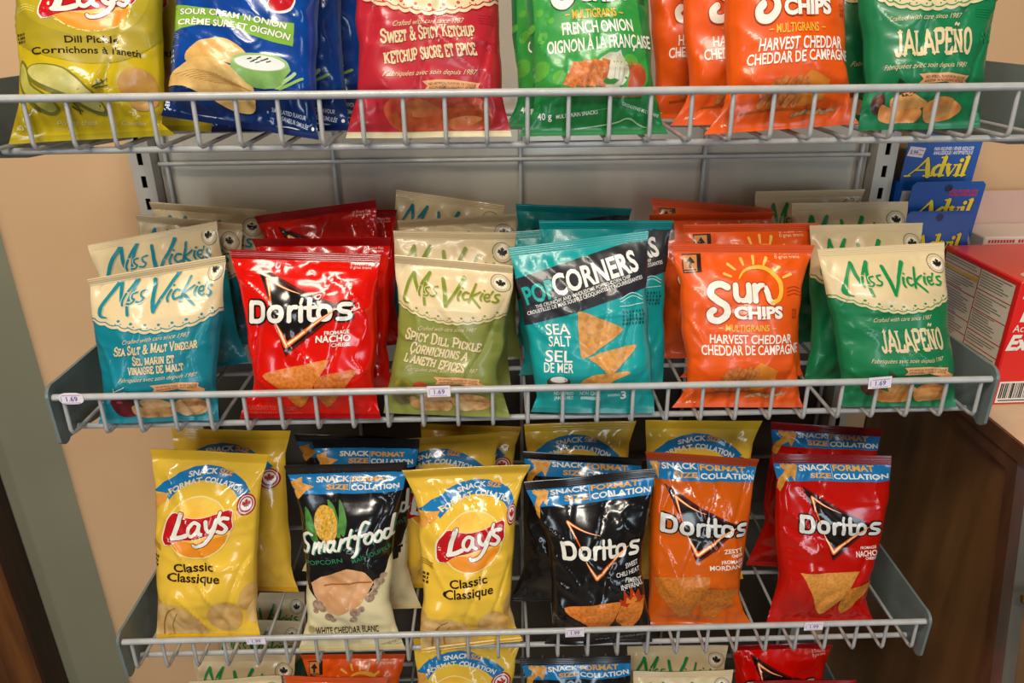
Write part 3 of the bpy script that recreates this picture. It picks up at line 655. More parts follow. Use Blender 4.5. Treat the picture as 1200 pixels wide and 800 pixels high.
# --- round logo packets
def round_logo(d, xf):
    X = lambda P: [xf(*p) for p in P]; kx = xf(1, 0)[0] - xf(0, 0)[0]; ky = xf(0, 1)[1] - xf(0, 0)[1]; k = (kx + ky) / 2
    C_ = xf(180, 352)
    d.disc(C_, 105 * kx, 105 * ky, '#f6e2a0', 2, n=48); d.disc(C_, 101 * kx, 101 * ky, film('#f2b52a', 'satin', hex2='#f6cc50', nscale=3), 3, n=48)
    d.poly(X([(84, 385), (90, 402), (180, 400), (276, 372), (268, 400), (240, 432), (205, 449), (180, 452), (150, 448), (116, 430), (95, 402)]), film('#f0901c', 'satin'), 4)
    R_ = [(78, 412), (74, 360), (84, 318), (104, 302), (160, 318), (215, 312), (284, 290), (288, 320), (284, 358), (220, 376), (165, 388), (120, 394)]
    d.poly(X([(180 + (x - 180) * 1.03, 350 + (y - 350) * 1.05) for x, y in R_]), '#f4e6d0', 4, sm=3); d.poly(X(R_), '#c3141c', 5, sm=3)
    L_ = [([(124, 304), (112, 345), (102, 382)], 17, 4), ([(98, 385), (122, 383), (146, 374)], 15, 4), ([(183, 336), (168, 330), (154, 346), (153, 366), (166, 374), (180, 358), (185, 338), (183, 362), (194, 372)], 12, 4),
          ([(206, 328), (208, 352), (220, 362), (232, 350), (242, 322)], 13, 4), ([(240, 330), (228, 370), (206, 402), (180, 410), (172, 402)], [13, 13, 12, 11, 8], 4), ([(252, 298), (248, 314)], 10, 0), ([(277, 318), (260, 316), (252, 328), (266, 340), (272, 352), (262, 364), (246, 360)], 12, 4)]
    for P, w_, s_ in L_: d.st(X(P), (np.array(w_) + 5) * k, '#8f0c14', 6, s_)
    for P, w_, s_ in L_: d.st(X(P), np.array(w_) * k, WHITE, 7, s_)
d = DES['lays'] = Design([(20, 98), (417, 118), (393, 745), (40, 745)], '#eec03e', 'gloss', top=film('#dcae2a', 'gloss'), bottom=film('#d8a41c', 'gloss'), L=([0, .23, .46, .7, .9, 1], [0, .025, .03, .035, .01, 0]), R=([0, .08, .17, .3, .5, .7, .86, .95, 1], [0, .04, .065, .06, .07, .075, .06, .02, 0]))
ao = [(34, 240), (60, 206), (100, 176), (145, 159), (190, 154), (235, 160), (285, 182), (327, 214), (350, 240)]; ai = [(310, 263), (285, 236), (255, 216), (215, 203), (180, 200), (145, 206), (112, 222), (85, 248), (76, 264), (66, 242)]
d.poly(ao + ai, BANNER_BLUE, 2)
d.poly([(32, 252), (76, 240), (68, 268), (44, 302), (36, 284), (46, 268)], '#e8a044', 3)
d.tx('SNACK', (134, 190), (224, 181), 16, WHITE, 4, .03, .1, 3); d.tx('SIZE', (231, 181), (272, 189), 16, '#e9a32e', 4, .03, .1, 1)
d.tx('FORMAT', (80, 244), (178, 207), 16, '#f0d9a8', 4, .03, .1, 6); d.tx('COLLATION', (188, 206), (310, 246), 16, WHITE, 4, .03, .1, 9)
round_logo(d, lambda x, y: (x, y))
d.tx('Classic', (103, 506), (235, 499), 30, '#2a1708', 3, .018); d.tx('Classique', (83, 540), (256, 541), 30, '#2a1708', 3, .018)
d.disc((337, 280), 35, 35, '#b3202a', 2); d.ring((337, 280), 28, 3, WHITE, 3); d.disc((337, 279), 21, 21, '#f0e4d8', 3); maple(d, (337, 279), 18, '#b3202a', 4)
d.poly([(30, 750), (34, 590), (52, 600), (70, 640), (60, 700), (50, 750)], film('#d6aa64', 'satin', hex2='#c08e48', nscale=5), 1, sm=3)
d.poly([(45, 752), (48, 640), (70, 616), (110, 618), (160, 650), (186, 695), (190, 752)], film('#e2bd80', 'satin', hex2='#d3a662', nscale=5), 2, sm=3); d.st([(60, 740), (66, 680), (80, 640), (100, 625)], 4, '#a87430', 3); d.st([(85, 745), (85, 690), (105, 645)], 3.5, '#b58238', 3)
d.disc((262, 660), 60, 55, film('#e0b672', 'satin', hex2='#cf9c54', nscale=5), 2, 10); d.disc((350, 600), 34, 46, film('#d9ac66', 'satin', hex2='#c6934c', nscale=5), 2, 40); d.disc((372, 650), 30, 40, film('#e4bd78', 'satin'), 3, 20)
for k in range(3): d.st([(34, 432 - k * 8), (48, 424 - k * 8), (64, 436 - k * 8)], 2.5, '#8a6a14', 3)
dashes(d, (36, 460), (58, 462), 3, 10, '#4a3608', 3, 1); dashes(d, (36, 475), (58, 477), 3, 10, '#4a3608', 3, 2); dashes(d, (36, 490), (56, 492), 3, 10, '#4a3608', 3, 5)
d.done()

d = DES['dill'] = Design([(95, -430), (800, -450), (838, 692), (45, 738)], '#c3a816', 'gloss', top=film('#b29a1c', 'gloss'), bottom=film('#a8961c', 'gloss'))
d.disc((440, 20), 400, 300, film('#a5911c', 'satin'), 1, n=48, zone=True)
d.disc((440, -60), 300, 240, film('#b09b20', 'satin'), 2, n=48)
round_logo(d, lambda x, y: (445 + (x - 180) * 2.0, -22 + (y - 352) * 1.62))
d.tx('Dill Pickle', (310, 207), (565, 206), 36, '#2c1c08', 3, .014); d.tx("Cornichons à l'aneth", (180, 268), (692, 274), 36, '#2c1c08', 3, .014, 0, 6)
pk = film('#b7ad4c', 'satin', hex2='#8f8c34', nscale=5, nmix=(.45, .7)); pl_ = film('#cfc27a', 'satin', hex2='#b5ad54', nscale=4)
d.poly([(105, 395), (112, 320), (124, 288), (148, 330), (165, 420), (220, 480), (262, 540), (262, 572), (225, 588), (170, 556), (120, 486)], film('#6e6a1e', 'satin'), 2, sm=3); d.poly([(112, 385), (122, 310), (142, 340), (158, 428), (214, 488), (252, 542), (248, 566), (215, 566), (165, 520), (126, 460)], pk, 3, sm=3)
d.poly([(146, 352), (165, 324), (215, 318), (300, 344), (400, 425), (490, 560), (492, 586), (440, 584), (300, 508), (200, 446), (158, 400)], film('#6e6a1e', 'satin'), 4, sm=3); d.poly([(152, 350), (170, 328), (215, 324), (298, 352), (392, 432), (478, 556), (420, 556), (300, 480), (210, 426), (166, 388)], pl_, 5, sm=3)
d.disc((668, 428), 118, 96, film('#c99a44', 'satin', hex2='#b5803a', nscale=5), 2, 8); d.disc((700, 500), 90, 60, film('#bf8e3e', 'satin'), 2, 0)
for P in ([(440, 445), (470, 425), (500, 398)], [(450, 450), (480, 440), (502, 432)], [(462, 430), (458, 412)], [(480, 420), (476, 404)], [(330, 545), (350, 560), (372, 566)], [(338, 530), (356, 552), (360, 580)]): d.st(P, 7, '#4a4a18', 6)
d.tx('Potato chips', (240, 640), (430, 634), 24, '#d8cf8a', 3, 0, .2); d.tx('Croustilles', (560, 634), (720, 636), 22, '#d8cf8a', 3, 0, .2); d.tx('40 g', (90, 670), (140, 650), 26, '#e8e0a0', 3)
for k in range(3): dashes(d, (112, 150 + k * 20), (158, 152 + k * 20), 4, 13, '#3a3008', 3, k)
for k in range(3): d.st([(125, 40 - k * 13), (165, 22 - k * 13), (210, 44 - k * 13)], 4, '#d8c860', 2)
d.done()

# --- blue ridged crisp packet
d = DES['cream'] = Design([(150, -440), (830, -440), (790, 755), (5, 648)], '#082a62', 'gloss', top=film('#0a2764', 'gloss'), bottom=film('#0a1f4e', 'gloss'))
d.poly([(100, -200), (860, -180), (860, 420), (500, 500), (150, 480), (60, 320)], film('#0b4496', 'gloss', hex2='#0a3a86', nscale=3), 1, sm=3, zone=False)
rib = smooth_path([(112, -25), (250, 8), (400, 48), (530, 72), (668, 82)], 5); rib2 = smooth_path([(655, 214), (560, 196), (460, 162), (380, 128), (300, 106), (200, 112), (112, 140)], 5)
d.poly(list(rib) + list(rib2), '#7fae3a', 2)
d.tx("SOUR CREAM 'N ONION", (146, 34), (622, 120), 32, WHITE, 4, .03, .05, 8, out='#4e7a20', ow=.03); d.tx('CRÈME SURE ET OIGNON', (132, 100), (634, 182), 35, WHITE, 4, .03, .05, 14, out='#4e7a20', ow=.03)
d.disc((612, -14), 70, 44, WHITE, 2, -12); d.disc((610, -18), 62, 36, '#c01822', 3, -12); d.disc((672, 34), 6, 6, WHITE, 2, n=10)
ch = film('#d8ab62', 'satin', hex2='#c8934a', nscale=10, nmix=(.4, .8)); ch2 = film('#e0b870', 'satin', hex2='#cf9d54', nscale=10, nmix=(.4, .8))
d.poly([(165, 325), (170, 268), (225, 205), (300, 184), (365, 200), (435, 266), (430, 340), (330, 330), (230, 300)], ch, 3, sm=3)
d.poly([(50, 442), (72, 408), (180, 312), (240, 300), (330, 330), (400, 380), (445, 445), (452, 540), (425, 600), (372, 606), (300, 580), (200, 505), (130, 466), (62, 466)], ch2, 4, sm=3)
for k in range(13):
    x = 165 + k * 20; d.st([(x - 60, 400 - k * 1 + k * 6), (x + 20, 372 + k * 9), (x + 130, 395 + k * 12)], 2.2, '#b5833c', 5) if k < 10 else None
d.poly([(366, 318), (395, 400), (450, 458), (560, 460), (608, 400), (632, 322)], film('#86b060', 'satin', hex2='#6f9a4c', nscale=4), 5, sm=2); d.disc((498, 318), 134, 52, '#9cc07a', 6, 3); d.disc((498, 322), 118, 43, '#e8e6e0', 7, 3)
for x, y in ((450, 296), (476, 302), (496, 290), (512, 306), (530, 298), (488, 318), (462, 312), (540, 312)): d.st([(x - 9, y + 4), (x + 9, y - 3)], 6, '#2c4a1c', 8, 0)
d.st([(560, 456), (610, 416), (664, 374)], 20, '#a8c88a', 4); d.st([(575, 462), (640, 430), (708, 402)], 16, '#8fb85c', 4)
d.tx('SIMULATED FLAVOUR', (520, 590), (712, 640), 24, '#c8d2e6', 3, .01); d.tx('SAVEUR SIMULÉE', (560, 640), (715, 694), 26, '#c8d2e6', 3, .015); d.disc((752, 690), 10, 12, WHITE, 3)
d.st([(0, 640), (150, 628), (340, 660), (440, 684), (590, 680), (700, 712), (790, 748)], 7, '#c9cdd4', 3)
for k in range(3): dashes(d, (60, 262 + k * 30), (116, 258 + k * 30), 4, 17, '#b8c4de', 3, k)
for k in range(3): d.st([(70, 190 - k * 12), (100, 168 - k * 12), (136, 184 - k * 12)], 4, '#6c88c8', 3)
d.st([(65, 235), (136, 228)], 4, '#6c88c8', 3); d.tx('40 g', (12, 632), (50, 600), 24, '#d8e0ee', 3); dashes(d, (36, 590), (50, 500), 5, 22, '#b8c4de', 3, 2)
d.done()

# --- sun packets
def sun(key, base, seal, l1, l2, dark, dy=0):
    d = DES[key] = Design([(55, 72 + dy), (648, 76 + dy), (600, 737 + dy), (60, 737 + dy)], base, 'satin', top=film(seal, 'satin'), bottom=film(base, 'satin'),
        L=([0, .06, .13, .2, .3, .5, .75, .93, 1], [0, .06, .11, .125, .12, .075, .065, .02, 0]), R=([0, .05, .14, .3, .5, .75, .9, 1], [0, .035, .05, .085, .085, .07, .03, 0]))
    for P, w_ in (([(268, 246), (240, 234), (208, 246), (203, 276), (230, 300), (262, 322), (264, 356), (236, 380), (206, 376), (198, 352), (212, 338)], 27), ([(301, 238), (301, 280), (316, 298), (340, 296), (352, 276)], 22), ([(353, 238), (353, 300)], 22),
                  ([(378, 300), (378, 240)], 22), ([(380, 262), (400, 240), (420, 246), (428, 270), (432, 296), (446, 306)], 22)):
        d.st(P, w_ + 8, dark, 3); d.st(P, w_, '#f0e6d6', 4)
    A = [(318, 214), (350, 180), (400, 166), (450, 180), (482, 222), (486, 262), (470, 296), (440, 306)]
    d.st(A, [5, 10, 15, 19, 20, 18, 16, 20], '#eeb43c', 4)
    for a, b_ in (((263, 194), (288, 204)), ((283, 156), (311, 177)), ((338, 134), (346, 158)), ((388, 124), (386, 154)), ((440, 130), (428, 158)), ((490, 166), (471, 180)), ((534, 194), (501, 208))): d.st([a, b_], [13, 9], '#f0bc58', 3, 0)
    d.tx('CHIPS', (296, 370), (482, 368), 44, '#f2eade', 5, .05, 0, 0, out=dark, ow=.05)
    d.tx('MULTIGRAINS', (262, 423), (428, 421), 26, '#e9b03a', 4, .02); d.st([(236, 412), (250, 412)], 4, '#e9b03a', 4, 0); d.st([(440, 410), (454, 410)], 4, '#e9b03a', 4, 0)
    d.tx(l1[0], *l1[1:], '#f4ece0', 4, .02); d.tx(l2[0], *l2[1:], '#f4ece0', 4, .02)
    d.poly([(98, 114), (176, 112), (176, 186), (104, 192)], '#26170e', 2); d.poly([(103, 120), (158, 118), (158, 184), (108, 187)], '#c98246', 3); d.poly([(112, 150), (132, 126), (150, 150), (136, 152), (136, 172), (126, 172), (126, 152)], '#26170e', 4); d.st([(110, 180), (152, 178)], 5, '#26170e', 4, 0)
    d.tx('0 Trans Fat', (478, 117), (580, 114), 13, '#f0c49a', 3); d.tx('0 gras trans', (478, 133), (580, 130), 13, '#f0c49a', 3)
    for k in range(3): d.st([(512, 252 + k * 14), (545, 244 + k * 14), (575, 254 + k * 14)], 3, dark, 3)
    for k in range(3): dashes(d, (530, 340 + k * 14), (556, 340 + k * 14), 2, 10, dark, 3, k)
    if not dy: d.tx('40 g', (112, 728), (156, 726), 20, '#f0e2cc', 3)
    return d
def sun_orange(d):
    d.poly([(352, 620), (365, 578), (396, 544), (474, 580), (462, 640), (400, 660), (350, 660)], film('#e08a2e', 'satin', hex2='#d27a22', nscale=4), 2)
    for k in range(5): d.st([(236 + k * 30, 652), (262 + k * 30, 604), (282 + k * 26, 578 - (k % 2) * 8)], 24, film('#cf8040', 'satin', hex2='#b0602a', nscale=20), 3 + (k % 2), 3); 
    for k in range(6): d.st([(360 + k * 26, 690 - (k % 3) * 5), (380 + k * 26, 684 - (k % 2) * 7)], 12, film('#8a6a4a', 'satin', hex2='#c49a6a', nscale=30), 3, 0)
    d.st([(180, 676), (300, 668), (480, 676)], 7, '#9c4a10', 2)
d = sun('sunorange', '#e4560a', '#d04a0c', ('HARVEST CHEDDAR', (205, 473), (526, 472), 35), ('CHEDDAR DE CAMPAGNE', (172, 518), (562, 513), 36), '#a8330a'); sun_orange(d); d.done()
d = sun('sungreen', '#157a3a', '#0d6a32', ('FRENCH ONION', (222, 473), (488, 464), 36), ('OIGNON À LA FRANÇAISE', (166, 530), (556, 511), 38), '#0a4a22', 46)
d.quad([(60, -420), (790, -430), (855, 732), (75, 748)])
d.poly([(180, -420), (560, -420), (700, 200), (720, 480), (400, 520), (160, 500), (150, 200)], film('#2b8f3c', 'satin', hex2='#3c9c40', nscale=3), 1, sm=4)
for x, y, rx, ry in ((182, 388, 46, 56), (278, 430, 32, 40), (190, 205, 24, 36), (135, 150, 18, 26), (176, 72, 16, 22), (232, 118, 14, 18), (298, 158, 24, 22), (96, 60, 18, 28), (100, 390, 20, 40), (640, 330, 40, 30)): d.disc((x, y), rx, ry, '#5aa83c', 2, 20)
d.poly([(470, 340), (520, 300), (560, 296), (578, 282), (590, 310), (625, 360), (632, 420), (600, 470), (540, 490), (480, 450), (455, 390)], film('#dcd6c2', 'satin', hex2='#c2bc9c', nscale=5), 2, sm=3)
for k in range(3): d.st([(575, 300), (560 + k * 22, 360), (556 + k * 22, 450)], 2.5, '#a8a684', 3)
d.poly([(616, 345), (660, 336), (705, 360), (728, 410), (715, 465), (670, 490), (630, 470), (640, 400)], film('#c65a30', 'satin', hex2='#a84424', nscale=5), 2, sm=3)
for k in range(4): d.poly([(300 + k * 52, 470), (345 + k * 48, 345 - k * 6), (398 + k * 44, 352 - k * 4), (362 + k * 50, 490)], film('#d8803c', 'satin', hex2='#b85a24', nscale=20), 3 + k % 2)
d.poly([(260, 520), (400, 505), (560, 515), (730, 505), (700, 530), (540, 535), (400, 530)], film('#9a6a3a', 'satin', hex2='#6b4424', nscale=20), 3)
d.poly([(500, 455), (515, 430), (535, 440), (560, 435), (582, 442), (560, 462), (520, 465)], '#2f7a2c', 5)
d.tx('MULTIGRAIN SNACKS', (270, 648), (480, 622), 20, '#dfeedd', 3); d.tx('GRIGNOTINES MULTIGRAINS', (600, 575), (795, 640), 18, '#cfe2cd', 3); d.tx('40 g', (176, 655), (246, 652), 36, '#eef4ea', 3); d.st([(268, 630), (550, 592)], 2.5, '#7fb888', 3, 0)
d.st([(75, 742), (300, 715), (560, 672), (640, 645), (720, 690), (855, 728)], 8, '#9fc49a', 3)
d.done()

# --- turquoise popped chip packet
d = DES['pop'] = Design([(15, 113), (560, 50), (580, 772), (104, 770)], '#0a9a9a', 'satin', top=film('#0c9393', 'satin'), bottom=film('#08807f', 'satin'),
    L=([0, .1, .33, .53, .67, .87, 1], [0, .07, .06, .045, .04, .025, 0]), R=([0, .24, .4, .7, .9, 1], [0, .01, .025, .035, .015, 0]))
d.poly([(-40, 262), (300, 150), (640, 46), (640, 236), (545, 266), (300, 346), (-40, 452)], '#2a2a30', 1, zone=True)
d.tx('POP', (88, 331), (196, 297), 64, '#16a8a4', 4, .03, .05); d.tx('CORNERS', (197, 295), (512, 199), 74, '#f2efe8', 4, .03, .05)
d.tx('THE CRUNCHY AND WHOLESOME POPPED-CORN CHIP', (121, 345), (480, 229), 13, '#e8e6e0', 3, .015); d.tx('CROUSTILLES DE MAÏS SOUFFLÉ CROQUANTES ET NOURRISSANTES', (92, 373), (526, 232), 14, '#e8e6e0', 3, .015)
d.tx('SEA', (160, 446), (248, 440), 41, '#f0ece2', 3, .012); d.tx('SALT', (170, 490), (252, 485), 38, '#f0ece2', 3, .012); d.tx('SEL', (160, 551), (258, 549), 45, '#f0ece2', 3, .012); d.tx('DE MER', (156, 594), (263, 592), 38, '#f0ece2', 3, .012)
pc = film('#d99a4e', 'satin', hex2='#b8742c', nscale=16, nmix=(.45, .7))
d.poly([(275, 372), (286, 350), (360, 380), (440, 414), (440, 436), (370, 490), (312, 530), (290, 526), (280, 450)], pc, 3, sm=2); d.poly([(318, 532), (400, 502), (490, 483), (496, 496), (450, 550), (402, 600), (380, 582), (350, 555)], pc, 4, sm=2); d.poly([(288, 642), (335, 602), (400, 592), (468, 584), (472, 596), (420, 620), (385, 645)], pc, 3, sm=2)
d.disc((211, 634), 44, 26, '#3a2626', 3); d.disc((211, 625), 38, 17, '#6a5450', 4); d.disc((212, 622), 32, 13, '#e4e0da', 5)
d.tx('NEVER FRIED', (194, 690), (268, 690), 15, '#cfe8e4', 3); d.tx('JAMAIS FRIT', (194, 710), (268, 710), 15, '#cfe8e4', 3); d.tx('NON GMO', (292, 690), (365, 688), 16, '#bfe0dc', 3); d.poly([(295, 696), (368, 694), (368, 708), (295, 710)], '#a8d4d0', 3); d.tx('INGREDIENTS', (396, 692), (442, 690), 10, '#cfe8e4', 3); d.tx('3', (446, 702), (464, 702), 32, '#f4f2ea', 4, .03)
for k in range(4): dashes(d, (442, 358 + k * 15), (530, 352 + k * 15), 7, 10, '#064f50', 3, k + 3)
for k in range(2): d.st([(440, 318 - k * 12), (485, 296 - k * 12), (526, 312 - k * 12)], 3, '#bfe6e2', 3)
d.st([(436, 335), (528, 325)], 3, '#bfe6e2', 3)
d.done()

# --- black and cream popcorn packet
d = DES['smart'] = Design([(12, 128), (440, 112), (432, 778), (56, 772)], '#151314', 'gloss', top=film('#1c191a', 'gloss'), bottom=film('#d9c48c', 'gloss'),
    L=([0, .06, .17, .27, .39, .53, .68, .86, .96, 1], [0, .04, .11, .11, .135, .125, .115, .065, .01, 0]), R=([0, .06, .17, .27, .39, .53, .68, .86, .96, 1], [0, .04, .10, .145, .125, .125, .09, .03, .005, 0]))
cu_ = smooth_path([(-20, 440), (60, 455), (85, 478), (102, 535), (140, 590), (200, 612), (280, 590), (330, 545), (365, 490), (392, 425), (470, 400)], 6)
d.poly(list(cu_) + [(470, 830), (-20, 830)], '#e2d3a6', 1, zone=True); d.st(cu_, 5, '#e2d3a6', 2, 0)
d.poly([(-20, 138), (480, 132), (480, 198), (415, 202), (210, 206), (-20, 216)], BANNER_BLUE, 2, zone=True)
d.tx('SNACK', (121, 169), (236, 165), 18, WHITE, 4, .035); d.tx('FORMAT', (248, 165), (381, 162), 17, '#e9a32e', 4, .035); d.tx('SIZE', (160, 193), (236, 191), 16, '#e9a32e', 4, .035); d.tx('COLLATION', (248, 193), (413, 190), 17, WHITE, 4, .035); d.st([(242, 146), (242, 194)], 2.5, '#9fc9e4', 4, 0)
d.poly([(22, 172), (66, 150), (70, 172), (116, 184), (86, 200), (60, 232), (36, 216), (48, 198), (28, 186)], film('#e6a440', 'satin', hex2='#c98628', nscale=14), 4)
gl = film('#4d8a35', 'satin', hex2='#2f6a26', nscale=8)
for P in ([(84, 255), (104, 270), (125, 310), (145, 366), (128, 372), (100, 330)], [(165, 224), (190, 250), (208, 290), (222, 345), (200, 340), (180, 290)], [(207, 224), (226, 256), (240, 305), (232, 345), (216, 320), (208, 270)]): d.poly(P, gl, 3, sm=3)
d.disc((166, 305), 40, 64, film('#dba92c', 'satin', hex2='#b57e1a', nscale=34, nmix=(.45, .6)), 4, -18)
lx = lambda x, y: (82 + x * 1.0 - (y - 0) * -.0, 418 - x * .20 + y)
LT = [([(38, -66), (22, -74), (6, -62), (12, -44), (26, -30), (22, -8), (2, -4)], 0), ([(44, 0), (50, -36), (52, -20), (64, -36), (66, 0), (72, -26), (84, -36), (84, -4)], 0), ([(116, -30), (100, -34), (94, -12), (104, 0), (116, -20), (118, -34), (116, -8), (124, 0)], 0), ([(134, 0), (142, -36), (140, -22), (156, -36)], 0),
      ([(176, -62), (164, -10), (172, 2)], 0), ([(152, -34), (190, -40)], 0), ([(232, -72), (216, -78), (204, -50), (192, 20), (180, 34)], 0), ([(188, -30), (224, -36)], 0), ([(232, -34), (220, -18), (226, 0), (240, -4), (246, -22), (238, -36)], 1), ([(264, -32), (252, -16), (258, 2), (272, -2), (278, -20), (270, -34)], 1), ([(302, -28), (288, -32), (282, -10), (292, 2), (304, -14), (312, -76), (304, -10), (312, 0)], 0)]
for off, c_, w_, ly in ((4, '#2c7a58', 10, 5), (0, WHITE, 10, 6)):
    for P, cl in LT: d.st([lx(x + off, y + off * .7) for x, y in P], w_, c_, ly, 5, bool(cl))
d.tx('POPCORN', (100, 458), (228, 436), 16, '#2c7a58', 3, .01); d.tx('MAÏS SOUFFLÉ', (262, 442), (385, 404), 16, '#2c7a58', 3, .01)
d.poly([(118, 520), (150, 496), (240, 462), (262, 466), (302, 482), (328, 520), (312, 560), (285, 600), (210, 632), (165, 618), (130, 570)], film('#dfa878', 'satin', hex2='#c88e5c', nscale=3), 3); d.st([(165, 526), (240, 518), (320, 518)], 6, '#a86230', 4)
kc = film('#b79a80', 'satin', hex2='#8c6e5c', nscale=18)
for x, y, r_ in ((140, 600, 20), (158, 612, 14), (178, 640, 17), (190, 652, 11), (270, 622, 18), (262, 648, 13), (292, 612, 12), (318, 578, 16), (330, 560, 14), (345, 520, 18), (358, 500, 12), (335, 540, 12), (132, 620, 10)): d.disc((x, y), r_, r_ * .85, kc, 4, n=12)
d.tx('WHITE CHEDDAR BLANC', (125, 708), (346, 705), 27, '#33281a', 4, .012)
d.disc((110, 690), 12, 16, '#b8a878', 3); d.tx('FLAVOURED POPCORN', (345, 768), (425, 745), 11, '#5a4a30', 3, 0); d.tx('MAÏS SOUFFLÉ AROMATISÉ', (350, 782), (428, 760), 11, '#5a4a30', 3, 0)
d.done()

